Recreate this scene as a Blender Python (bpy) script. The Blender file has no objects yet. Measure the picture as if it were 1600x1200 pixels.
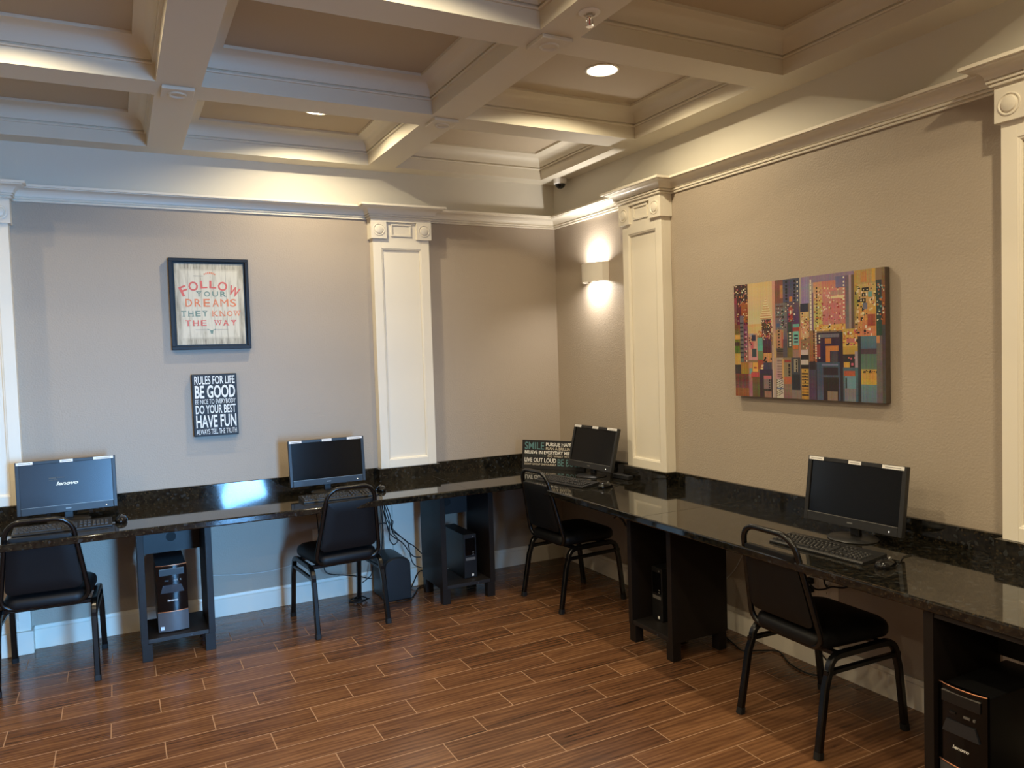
import bpy, bmesh, math, random
from math import sin, cos, pi, radians
from mathutils import Vector, Matrix

random.seed(7)
SC = bpy.context.scene
COL = SC.collection
R = radians

# ------------------------------------------------------------------ materials
def lin(c):
    return tuple((v/255/12.92) if v/255 <= .04045 else ((v/255+.055)/1.055)**2.4 for v in c) + (1.0,)

def new_mat(name):
    m = bpy.data.materials.new(name); m.use_nodes = True
    nt = m.node_tree
    return m, nt, nt.nodes['Principled BSDF']

def mat(name, rgb, rough=.5, metal=0., spec=.5, bump=None, coat=0., emit=None, mottled=0.):
    m, nt, b = new_mat(name)
    N, L = nt.nodes, nt.links
    b.inputs['Base Color'].default_value = lin(rgb)
    b.inputs['Roughness'].default_value = rough
    b.inputs['Metallic'].default_value = metal
    b.inputs['Specular IOR Level'].default_value = spec
    b.inputs['Coat Weight'].default_value = coat
    b.inputs['Coat Roughness'].default_value = .08
    if emit:
        b.inputs['Emission Color'].default_value = lin(emit[0]); b.inputs['Emission Strength'].default_value = emit[1]
    if bump or mottled:
        tc = N.new('ShaderNodeTexCoord')
        nz = N.new('ShaderNodeTexNoise')
        nz.inputs['Scale'].default_value = bump[0] if bump else 40
        nz.inputs['Detail'].default_value = 3
        L.new(tc.outputs['Object'], nz.inputs['Vector'])
        if bump:
            bp = N.new('ShaderNodeBump'); bp.inputs['Strength'].default_value = bump[1]; bp.inputs['Distance'].default_value = bump[2]
            L.new(nz.outputs['Fac'], bp.inputs['Height']); L.new(bp.outputs['Normal'], b.inputs['Normal'])
        if mottled:
            mx = N.new('ShaderNodeMix'); mx.data_type = 'RGBA'
            c = lin(rgb)
            mx.inputs[6].default_value = tuple(v*(1-mottled) for v in c[:3]) + (1,)
            mx.inputs[7].default_value = tuple(min(1, v*(1+mottled)) for v in c[:3]) + (1,)
            L.new(nz.outputs['Fac'], mx.inputs[0]); L.new(mx.outputs[2], b.inputs['Base Color'])
    return m

def emission(name, rgb, strength):
    m = bpy.data.materials.new(name); m.use_nodes = True
    nt = m.node_tree; nt.nodes.clear()
    e = nt.nodes.new('ShaderNodeEmission'); o = nt.nodes.new('ShaderNodeOutputMaterial')
    e.inputs[0].default_value = lin(rgb); e.inputs[1].default_value = strength
    nt.links.new(e.outputs[0], o.inputs[0])
    return m

def math_node(nt, op, a, b=None, c=None):
    n = nt.nodes.new('ShaderNodeMath'); n.operation = op
    for i, v in enumerate((a, b, c)):
        if v is None: continue
        if isinstance(v, (int, float)): n.inputs[i].default_value = v
        else: nt.links.new(v, n.inputs[i])
    return n.outputs[0]

def floor_material():
    m, nt, b = new_mat('wood_plank_tile')
    N, L = nt.nodes, nt.links
    tc = N.new('ShaderNodeTexCoord'); sp = N.new('ShaderNodeSeparateXYZ')
    L.new(tc.outputs['Object'], sp.inputs[0])
    X, Y = sp.outputs[0], sp.outputs[1]
    M = lambda op, a, bb=None, c=None: math_node(nt, op, a, bb, c)
    PW, PL = .1535, .605
    v = M('DIVIDE', M('SUBTRACT', -1.408, Y), PW)
    row = M('FLOOR', v); fv = M('SUBTRACT', v, row)
    u = M('DIVIDE', M('ADD', M('ADD', X, 6.325), M('MULTIPLY', row, .2017)), PL)
    col = M('FLOOR', u); fu = M('SUBTRACT', u, col)
    dv = M('MULTIPLY', M('MINIMUM', fv, M('SUBTRACT', 1, fv)), PW)
    du = M('MULTIPLY', M('MINIMUM', fu, M('SUBTRACT', 1, fu)), PL)
    d = M('MINIMUM', dv, du)
    mr = N.new('ShaderNodeMapRange'); mr.inputs[1].default_value = .0016; mr.inputs[2].default_value = .0026
    mr.inputs[3].default_value = 1; mr.inputs[4].default_value = 0
    L.new(d, mr.inputs[0]); grout = mr.outputs[0]
    cb = N.new('ShaderNodeCombineXYZ'); L.new(row, cb.inputs[0]); L.new(col, cb.inputs[1])
    wn = N.new('ShaderNodeTexWhiteNoise'); L.new(cb.outputs[0], wn.inputs['Vector'])
    # grain coordinates: long along x, shifted per plank
    off = M('MULTIPLY', wn.outputs['Value'], 37.0)
    g = N.new('ShaderNodeCombineXYZ')
    L.new(M('ADD', M('MULTIPLY', X, 1.6), off), g.inputs[0])
    L.new(M('ADD', M('MULTIPLY', Y, 15.0), off), g.inputs[1])
    L.new(M('MULTIPLY', wn.outputs['Value'], 11.0), g.inputs[2])
    n1 = N.new('ShaderNodeTexNoise'); n1.inputs['Scale'].default_value = 1.5; n1.inputs['Detail'].default_value = 6
    n1.inputs['Roughness'].default_value = .62; n1.inputs['Distortion'].default_value = .9
    L.new(g.outputs[0], n1.inputs['Vector'])
    n2 = N.new('ShaderNodeTexNoise'); n2.inputs['Scale'].default_value = 5; n2.inputs['Detail'].default_value = 4
    n2.inputs['Distortion'].default_value = .5
    L.new(g.outputs[0], n2.inputs['Vector'])
    wv = N.new('ShaderNodeTexWave'); wv.bands_direction = 'Y'; wv.inputs['Scale'].default_value = .9
    wv.inputs['Distortion'].default_value = 9; wv.inputs['Detail'].default_value = 3; wv.inputs['Detail Scale'].default_value = .8
    L.new(g.outputs[0], wv.inputs['Vector'])
    f = M('ADD', M('ADD', M('MULTIPLY', n1.outputs['Fac'], .74), M('MULTIPLY', n2.outputs['Fac'], .22)), M('MULTIPLY', wv.outputs['Fac'], .12))
    f = M('ADD', f, M('MULTIPLY', M('SUBTRACT', wn.outputs['Value'], .5), .12))
    cr = N.new('ShaderNodeValToRGB')
    el = cr.color_ramp.elements
    el[0].position = .28; el[0].color = lin((44, 28, 18))
    el[1].position = .80; el[1].color = lin((138, 98, 67))
    for p, c in ((.40, (80, 53, 36)), (.54, (103, 70, 47)), (.67, (121, 85, 57))):
        e = el.new(p); e.color = lin(c)
    L.new(f, cr.inputs[0])
    mx = N.new('ShaderNodeMix'); mx.data_type = 'RGBA'
    L.new(grout, mx.inputs[0]); L.new(cr.outputs[0], mx.inputs[6]); mx.inputs[7].default_value = lin((156, 121, 90))
    L.new(mx.outputs[2], b.inputs['Base Color'])
    rg = M('ADD', .15, M('MULTIPLY', n2.outputs['Fac'], .15))
    L.new(M('MAXIMUM', rg, M('MULTIPLY', grout, .8)), b.inputs['Roughness'])
    b.inputs['Specular IOR Level'].default_value = .45
    bp = N.new('ShaderNodeBump'); bp.inputs['Strength'].default_value = .18; bp.inputs['Distance'].default_value = .0015
    h = M('SUBTRACT', M('MULTIPLY', n2.outputs['Fac'], .3), M('MULTIPLY', grout, 1.0))
    L.new(h, bp.inputs['Height']); L.new(bp.outputs['Normal'], b.inputs['Normal'])
    return m

def granite_material():
    m, nt, b = new_mat('black_granite')
    N, L = nt.nodes, nt.links
    tc = N.new('ShaderNodeTexCoord')
    v1 = N.new('ShaderNodeTexVoronoi'); v1.inputs['Scale'].default_value = 150
    v2 = N.new('ShaderNodeTexVoronoi'); v2.inputs['Scale'].default_value = 62
    nz = N.new('ShaderNodeTexNoise'); nz.inputs['Scale'].default_value = 55; nz.inputs['Detail'].default_value = 5
    for n in (v1, v2, nz): L.new(tc.outputs['Object'], n.inputs['Vector'])
    s1 = N.new('ShaderNodeSeparateXYZ'); L.new(v1.outputs['Color'], s1.inputs[0])
    s2 = N.new('ShaderNodeSeparateXYZ'); L.new(v2.outputs['Color'], s2.inputs[0])
    base = N.new('ShaderNodeValToRGB'); e = base.color_ramp.elements
    e[0].position = .42; e[0].color = lin((13, 13, 12)); e[1].position = .68; e[1].color = lin((38, 35, 27))
    L.new(nz.outputs['Fac'], base.inputs[0])
    k1 = math_node(nt, 'GREATER_THAN', s1.outputs[0], .935)
    k2 = math_node(nt, 'GREATER_THAN', s2.outputs[0], .95)
    m1 = N.new('ShaderNodeMix'); m1.data_type = 'RGBA'
    L.new(k1, m1.inputs[0]); L.new(base.outputs[0], m1.inputs[6]); m1.inputs[7].default_value = lin((52, 43, 30))
    m2 = N.new('ShaderNodeMix'); m2.data_type = 'RGBA'
    L.new(k2, m2.inputs[0]); L.new(m1.outputs[2], m2.inputs[6]); m2.inputs[7].default_value = lin((44, 46, 46))
    L.new(m2.outputs[2], b.inputs['Base Color'])
    b.inputs['Roughness'].default_value = .05
    b.inputs['IOR'].default_value = 1.62
    b.inputs['Specular IOR Level'].default_value = .5
    return m

def plank_print_material():
    m, nt, b = new_mat('weathered_plank_print')
    N, L = nt.nodes, nt.links
    tc = N.new('ShaderNodeTexCoord'); sp = N.new('ShaderNodeSeparateXYZ'); L.new(tc.outputs['Object'], sp.inputs[0])
    M = lambda op, a, bb=None, c=None: math_node(nt, op, a, bb, c)
    u = M('DIVIDE', M('ADD', sp.outputs[0], 3.003), .072); col = M('FLOOR', u); fu = M('SUBTRACT', u, col)
    seam = M('LESS_THAN', M('MINIMUM', fu, M('SUBTRACT', 1, fu)), .018)
    cb = N.new('ShaderNodeCombineXYZ')
    L.new(M('MULTIPLY', sp.outputs[0], 30), cb.inputs[0]); L.new(M('ADD', M('MULTIPLY', sp.outputs[2], 3.5), M('MULTIPLY', col, 5.3)), cb.inputs[2])
    nz = N.new('ShaderNodeTexNoise'); nz.inputs['Scale'].default_value = 1.6; nz.inputs['Detail'].default_value = 6; nz.inputs['Roughness'].default_value = .65
    L.new(cb.outputs[0], nz.inputs['Vector'])
    # a paler worn rectangle in the middle of the sheet, ragged by noise
    ax = M('ABSOLUTE', sp.outputs[0]); az = M('ABSOLUTE', sp.outputs[2])
    ed = M('MAXIMUM', M('DIVIDE', ax, .165), M('DIVIDE', az, .205))
    ed = M('ADD', ed, M('MULTIPLY', M('SUBTRACT', nz.outputs['Fac'], .5), .25))
    inside = N.new('ShaderNodeMapRange'); inside.inputs[1].default_value = 1.04; inside.inputs[2].default_value = .96
    L.new(ed, inside.inputs[0])
    f = M('ADD', nz.outputs['Fac'], M('MULTIPLY', inside.outputs[0], .17))
    cr = N.new('ShaderNodeValToRGB'); e = cr.color_ramp.elements
    e[0].position = .36; e[0].color = lin((136, 130, 116)); e[1].position = .68; e[1].color = lin((212, 206, 188))
    x = e.new(.5); x.color = lin((180, 173, 154))
    L.new(f, cr.inputs[0])
    mx = N.new('ShaderNodeMix'); mx.data_type = 'RGBA'
    L.new(M('MULTIPLY', seam, .55), mx.inputs[0]); L.new(cr.outputs[0], mx.inputs[6]); mx.inputs[7].default_value = lin((120, 112, 98))
    L.new(mx.outputs[2], b.inputs['Base Color']); b.inputs['Roughness'].default_value = .7
    return m

def painted_canvas_material():
    m, nt, b = new_mat('painted_canvas')
    a = nt.nodes.new('ShaderNodeVertexColor'); a.layer_name = 'paint'
    tc = nt.nodes.new('ShaderNodeTexCoord'); nz = nt.nodes.new('ShaderNodeTexNoise'); nz.inputs['Scale'].default_value = 260
    nt.links.new(tc.outputs['Object'], nz.inputs['Vector'])
    bp = nt.nodes.new('ShaderNodeBump'); bp.inputs['Strength'].default_value = .25; bp.inputs['Distance'].default_value = .001
    nt.links.new(nz.outputs['Fac'], bp.inputs['Height']); nt.links.new(bp.outputs['Normal'], b.inputs['Normal'])
    nt.links.new(a.outputs[0], b.inputs['Base Color']); b.inputs['Roughness'].default_value = .6
    return m

def pane_material():
    m = bpy.data.materials.new('window_glass'); m.use_nodes = True
    nt = m.node_tree; nt.nodes.clear()
    t = nt.nodes.new('ShaderNodeBsdfTransparent'); g = nt.nodes.new('ShaderNodeBsdfGlossy'); g.inputs['Roughness'].default_value = .02
    x = nt.nodes.new('ShaderNodeMixShader'); x.inputs[0].default_value = .06
    o = nt.nodes.new('ShaderNodeOutputMaterial')
    nt.links.new(t.outputs[0], x.inputs[1]); nt.links.new(g.outputs[0], x.inputs[2]); nt.links.new(x.outputs[0], o.inputs[0])
    return m

MAT = dict(
    wall=mat('taupe_wall_paint', (170, 157, 141), .52, spec=.4, bump=(110, .42, .004)),
    trim=mat('cream_trim_paint', (235, 228, 212), .38, spec=.45, bump=(30, .03, .001)),
    frieze=mat('cream_wall_paint', (208, 203, 190), .6, bump=(120, .15, .002)),
    coffer=mat('tan_ceiling_paint', (188, 174, 152), .7, bump=(90, .2, .002)),
    beam=mat('cream_beam_paint', (218, 211, 194), .5, bump=(60, .05, .001)),
    floor=floor_material(), granite=granite_material(),
    cab=mat('dark_espresso_laminate', (30, 25, 22), .42, spec=.25, bump=(60, .06, .001)),
    cab_in=mat('dark_espresso_board', (28, 24, 22), .5),
    tube=mat('black_powder_coat', (8, 8, 8), .25, spec=.5, bump=(300, .05, .0005)),
    vinyl=mat('black_vinyl', (13, 13, 14), .5, spec=.3, bump=(420, .18, .0008)),
    cap=mat('black_rubber', (12, 12, 12), .7),
    plastic=mat('black_plastic', (20, 20, 21), .42, bump=(500, .06, .0005)),
    bezel=mat('charcoal_plastic', (30, 30, 31), .45, bump=(500, .05, .0005)),
    screen=mat('dark_screen', (11, 11, 11), .12, spec=.3),
    gloss=mat('gloss_black_plastic', (7, 7, 8), .16, spec=.4),
    silver=mat('silver_grey_plastic', (84, 85, 88), .4, metal=.3), smoke=mat('smoky_panel', (40, 43, 48), .2),
    copper=mat('copper_line', (236, 168, 130), .3, metal=1.),
    keys=mat('key_plastic', (26, 26, 27), .5),
    legend=mat('key_legend_grey', (120, 118, 114), .6),
    white=mat('white_paper_label', (232, 230, 226), .6),
    ink=mat('grey_print', (110, 108, 106), .6),
    black=mat('matt_black_paint', (22, 21, 21), .55, bump=(200, .06, .0005)),
    letter=mat('white_lettering', (236, 234, 228), .55),
    cream_letter=mat('cream_lettering', (206, 196, 178), .6),
    dim_letter=mat('dim_teal_lettering', (58, 66, 66), .6),
    teal_letter=mat('teal_lettering', (92, 134, 138), .6),
    red=mat('faded_red_print', (206, 104, 96), .65, mottled=.2),
    orange=mat('faded_orange_print', (216, 128, 88), .65, mottled=.2),
    green=mat('grey_green_print', (112, 138, 128), .65, mottled=.2),
    frame=mat('navy_black_frame', (22, 24, 29), .5, spec=.35),
    print_=plank_print_material(), canvas=painted_canvas_material(), canvas_side=mat('canvas_edge', (78, 66, 56), .7, mottled=.35),
    chrome=mat('chrome', (220, 218, 214), .12, metal=1.),
    fixture=mat('white_fixture', (232, 226, 214), .4),
    dome=mat('smoked_dome', (8, 8, 10), .08, spec=.7),
    cord=mat('black_cord', (13, 13, 13), .5),
    pale_cord=mat('grey_cord', (205, 203, 198), .55),
    plate=mat('ivory_outlet_plate', (214, 206, 190), .4),
    badge=mat('grey_badge', (120, 118, 114), .4, metal=.4),
    blue_sticker=mat('pale_blue_sticker', (190, 208, 230), .4),
    seam=mat('seam_filler', (60, 56, 46), .4),
    glass=pane_material(), steel=mat('dark_door_frame', (60, 58, 56), .4, metal=.5),
    lamp=emission('lamp_lens', (255, 232, 196), 14.0),
    led=emission('led_strip', (255, 246, 236), 9.0),
    screen_on=None, logo_on=emission('lit_logo', (226, 246, 255), 1.1), text_on=emission('lit_text', (150, 170, 190), .35),
    power=emission('power_light', (255, 245, 220), 2.0),
)
def screen_on():
    m, nt, b = new_mat('lit_dark_screen')
    b.inputs['Base Color'].default_value = lin((12, 13, 15)); b.inputs['Roughness'].default_value = .25
    b.inputs['Emission Color'].default_value = lin((44, 58, 78)); b.inputs['Emission Strength'].default_value = .55
    return m
MAT['screen_on'] = screen_on()

# ------------------------------------------------------------------ mesh builder
class MB:
    def __init__(s): s.v, s.f, s.m, s.mats = [], [], [], []
    def mi(s, m):
        if m not in s.mats: s.mats.append(m)
        return s.mats.index(m)
    def add(s, verts, faces, m, M=None):
        o = len(s.v); k = s.mi(m)
        s.v += [tuple(M @ Vector(p)) if M else tuple(p) for p in verts]
        for f in faces: s.f.append([o+i for i in f]); s.m.append(k)
    def box(s, x0, x1, y0, y1, z0, z1, m, M=None):
        v = [(x0,y0,z0),(x1,y0,z0),(x1,y1,z0),(x0,y1,z0),(x0,y0,z1),(x1,y0,z1),(x1,y1,z1),(x0,y1,z1)]
        s.add(v, [(3,2,1,0),(4,5,6,7),(0,1,5,4),(1,2,6,5),(2,3,7,6),(3,0,4,7)], m, M)
    def lathe(s, prof, m, M=None, n=28):
        """prof: list of (radius, z); closed with caps when the radius is 0"""
        v, f, rings = [], [], []
        for r, z in prof:
            if r < 1e-6: rings.append([len(v)]); v.append((0, 0, z))
            else:
                rings.append(list(range(len(v), len(v)+n)))
                v += [(r*cos(2*pi*i/n), r*sin(2*pi*i/n), z) for i in range(n)]
        for a, b in zip(rings, rings[1:]):
            for i in range(n):
                j = (i+1) % n
                if len(a) == 1 and len(b) == 1: break
                if len(a) == 1: f.append((a[0], b[j], b[i]))
                elif len(b) == 1: f.append((a[i], a[j], b[0]))
                else: f.append((a[i], a[j], b[j], b[i]))
        s.add(v, f, m, M)
    def cyl(s, c, r, h, m, n=24, axis='z'):
        M = Matrix.Translation(c)
        if axis == 'y': M = M @ Matrix.Rotation(pi/2, 4, 'X')
        if axis == 'x': M = M @ Matrix.Rotation(pi/2, 4, 'Y')
        s.lathe([(0, 0), (r, 0), (r, h), (0, h)], m, M, n)
    def tube(s, pts, r, m, n=10, closed=False, section=None, up=None, M=None):
        P = [Vector(p) for p in pts]
        sec = section or [(r*cos(2*pi*i/n), r*sin(2*pi*i/n)) for i in range(n)]
        n = len(sec); K = len(P); v, f = [], []
        prev = None
        for i in range(K):
            if closed: t = P[(i+1) % K]-P[i-1]
            else: t = P[min(i+1, K-1)]-P[max(i-1, 0)]
            t.normalize()
            if up is not None: a = Vector(up)
            elif prev is None: a = Vector((0, 0, 1)) if abs(t.z) < .9 else Vector((0, 1, 0))
            else: a = prev
            a = (a - t*a.dot(t))
            if a.length < 1e-6: a = Vector((1, 0, 0)) - t*t.x
            a.normalize(); b = t.cross(a); prev = a
            v += [tuple(P[i] + b*x + a*y) for x, y in sec]
        for i in range(K if closed else K-1):
            j = (i+1) % K
            for k in range(n):
                l = (k+1) % n
                f.append((i*n+k, i*n+l, j*n+l, j*n+k))
        if not closed:
            f.append(tuple(range(n-1, -1, -1))); f.append(tuple((K-1)*n+k for k in range(n)))
        s.add(v, f, m, M)
    def prism(s, poly, a0, a1, m, axis='y', M=None):
        """poly in the plane across AXIS, extruded from a0 to a1"""
        n = len(poly)
        def at(p, a): return (p[0], a, p[1]) if axis == 'y' else ((a, p[0], p[1]) if axis == 'x' else (p[0], p[1], a))
        v = [at(p, a0) for p in poly] + [at(p, a1) for p in poly]
        f = [tuple(range(n)), tuple(range(2*n-1, n-1, -1))] + [(i+n, (i+1) % n + n, (i+1) % n, i) for i in range(n)]
        s.add(v, f, m, M)
    def sweep(s, path, prof, m, closed=False):
        """mitred moulding: path = plan points (left side is the outward side), prof = (offset, z) list"""
        n = len(path); rows = []
        for off, z in prof:
            row = []
            for i, p in enumerate(path):
                p = Vector(p)
                a = Vector(path[i-1]) if (closed or i) else None
                b = Vector(path[(i+1) % n]) if (closed or i < n-1) else None
                d1 = (p-a).normalized() if a is not None else None
                d2 = (b-p).normalized() if b is not None else None
                if d1 is None: d1 = d2
                if d2 is None: d2 = d1
                n1, n2 = Vector((-d1.y, d1.x)), Vector((-d2.y, d2.x))
                w = n1+n2; w = w/(1+n1.dot(n2))
                q = p + w*off
                row.append((q.x, q.y, z))
            rows.append(row)
        v = [q for r in rows for q in r]; f = []
        for a in range(len(prof)-1):
            for i in range(n if closed else n-1):
                j = (i+1) % n
                f.append((a*n+i, a*n+j, (a+1)*n+j, (a+1)*n+i))
        s.add(v, f, m)
    def text(s, string, m, x, z, w, h, y=0., depth=.0012, offset=.0, M=None, shear=0., align='l'):
        """lettering standing in the xz plane, facing -y; fitted to width w (None keeps the proportions) and height h"""
        vs, fs = glyphs(string, offset, shear)
        if not vs: return
        x0 = min(p[0] for p in vs); x1 = max(p[0] for p in vs); y0 = min(p[1] for p in vs); y1 = max(p[1] for p in vs)
        sy = h/(y1-y0); sx = (w/(x1-x0)) if w else sy
        if align == 'c': x = x - (x1-x0)*sx/2
        V = [(x+(p[0]-x0)*sx, y - (depth if p[2] > .5 else 0), z+(p[1]-y0)*sy) for p in vs]
        s.add(V, fs, m, M)
    def build(s, name, parent=None, loc=None, rz=0, smooth=None, bevel=None, seg=2, subsurf=0):
        me = bpy.data.meshes.new(name); me.from_pydata(s.v, [], s.f)
        for m in s.mats: me.materials.append(m)
        me.polygons.foreach_set('material_index', s.m)
        bm = bmesh.new(); bm.from_mesh(me); bmesh.ops.recalc_face_normals(bm, faces=bm.faces); bm.to_mesh(me); bm.free()
        me.update()
        if smooth is not None:
            me.polygons.foreach_set('use_smooth', [True]*len(me.polygons))
            me.set_sharp_from_angle(angle=R(smooth))
        o = bpy.data.objects.new(name, me); COL.objects.link(o)
        if parent: o.parent = parent
        if loc: o.location = loc
        o.rotation_euler[2] = rz
        if bevel:
            b = o.modifiers.new('edge', 'BEVEL'); b.width = bevel; b.segments = seg; b.limit_method = 'ANGLE'; b.angle_limit = R(40)
        if subsurf:
            q = o.modifiers.new('round', 'SUBSURF'); q.levels = q.render_levels = subsurf
        return o

_glyphs = {}
def glyphs(string, offset, shear):
    k = (string, offset, shear)
    if k not in _glyphs:
        c = bpy.data.curves.new('tmp', 'FONT'); c.body = string; c.offset = offset; c.shear = shear; c.resolution_u = 3
        c.extrude = .5; c.size = 1
        o = bpy.data.objects.new('tmp', c); COL.objects.link(o)
        dg = bpy.context.evaluated_depsgraph_get(); dg.update()
        me = bpy.data.meshes.new_from_object(o.evaluated_get(dg))
        vs = [(v.co.x, v.co.y, v.co.z+.5) for v in me.vertices]; fs = [tuple(p.vertices) for p in me.polygons]
        bpy.data.objects.remove(o); bpy.data.curves.remove(c); bpy.data.meshes.remove(me)
        _glyphs[k] = (vs, fs)
    return _glyphs[k]

def empty(name, loc, rz=0):
    o = bpy.data.objects.new(name, None); COL.objects.link(o); o.location = loc; o.rotation_euler[2] = rz
    o.empty_display_size = .1
    return o
def tag(o, label, cat, group=None):
    o['label'] = label; o['category'] = cat
    if group: o['group'] = group
    return o
def structure(o):
    o['kind'] = 'structure'; return o
def dup(root, loc, rz, label, parent=None):
    def cp(o, par):
        c = o.copy(); COL.objects.link(c)
        if par: c.parent = par
        for ch in kids[o.name]: cp(ch, c)
        return c
    kids = {}
    def walk(o):
        kids[o.name] = [x for x in list(COL.objects) if x.parent == o]
        for x in kids[o.name]: walk(x)
    walk(root)
    c = cp(root, None); c.location = loc; c.rotation_euler[2] = rz; c['label'] = label
    return c

def smooth_path(pts, k=6):
    P = [Vector(p) for p in pts]; out = []
    for i in range(len(P)-1):
        a, b, c, d = P[max(i-1, 0)], P[i], P[i+1], P[min(i+2, len(P)-1)]
        for j in range(k):
            t = j/k
            out.append(.5*((2*b)+(c-a)*t+(2*a-5*b+4*c-d)*t*t+(3*b-a-3*c+d)*t**3))
    out.append(P[-1]); return out

# ------------------------------------------------------------------ dimensions (metres; room corner at the origin)
XL, YF = -5.4, -7.0              # left wall and the wall behind the viewer
ZB, ZP = 2.838, 3.009              # underside of beams, coffer panels
ZC0, ZC1, CP = 2.508, 2.592, .084  # crown moulding
PP = .072                          # pilaster depth
ZS = .832                          # top of the backsplash
HC, TC = .75, .038                 # counter height, thickness
CDA, CDB = .7315, .716             # counter depths
PIL_A = [(-1.449, -1.051), (-3.891, -3.493)]
PIL_B = [(-.974, -1.370), (-3.353, -3.750), (-5.73, -6.13)]
COLS = [(-0.186, -1.297), (-1.481, -2.603), (-2.79, -3.91), (-4.096, -5.211)]
ROWS = [(-0.142, -1.094), (-1.285, -2.251), (-2.431, -3.393), (-3.581, -4.546), (-4.731, -5.696), (-5.886, -6.854)]

LIT = [(i, j) for i in range(4) for j in range(6) if (i+j) % 2 == 1]   # every other coffer has its lamp on
CAN = .074
def lamp_xy(i, j): return (sum(COLS[i])/2 + (.13 if (i, j) == (1, 0) else 0), sum(ROWS[j])/2)

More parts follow.
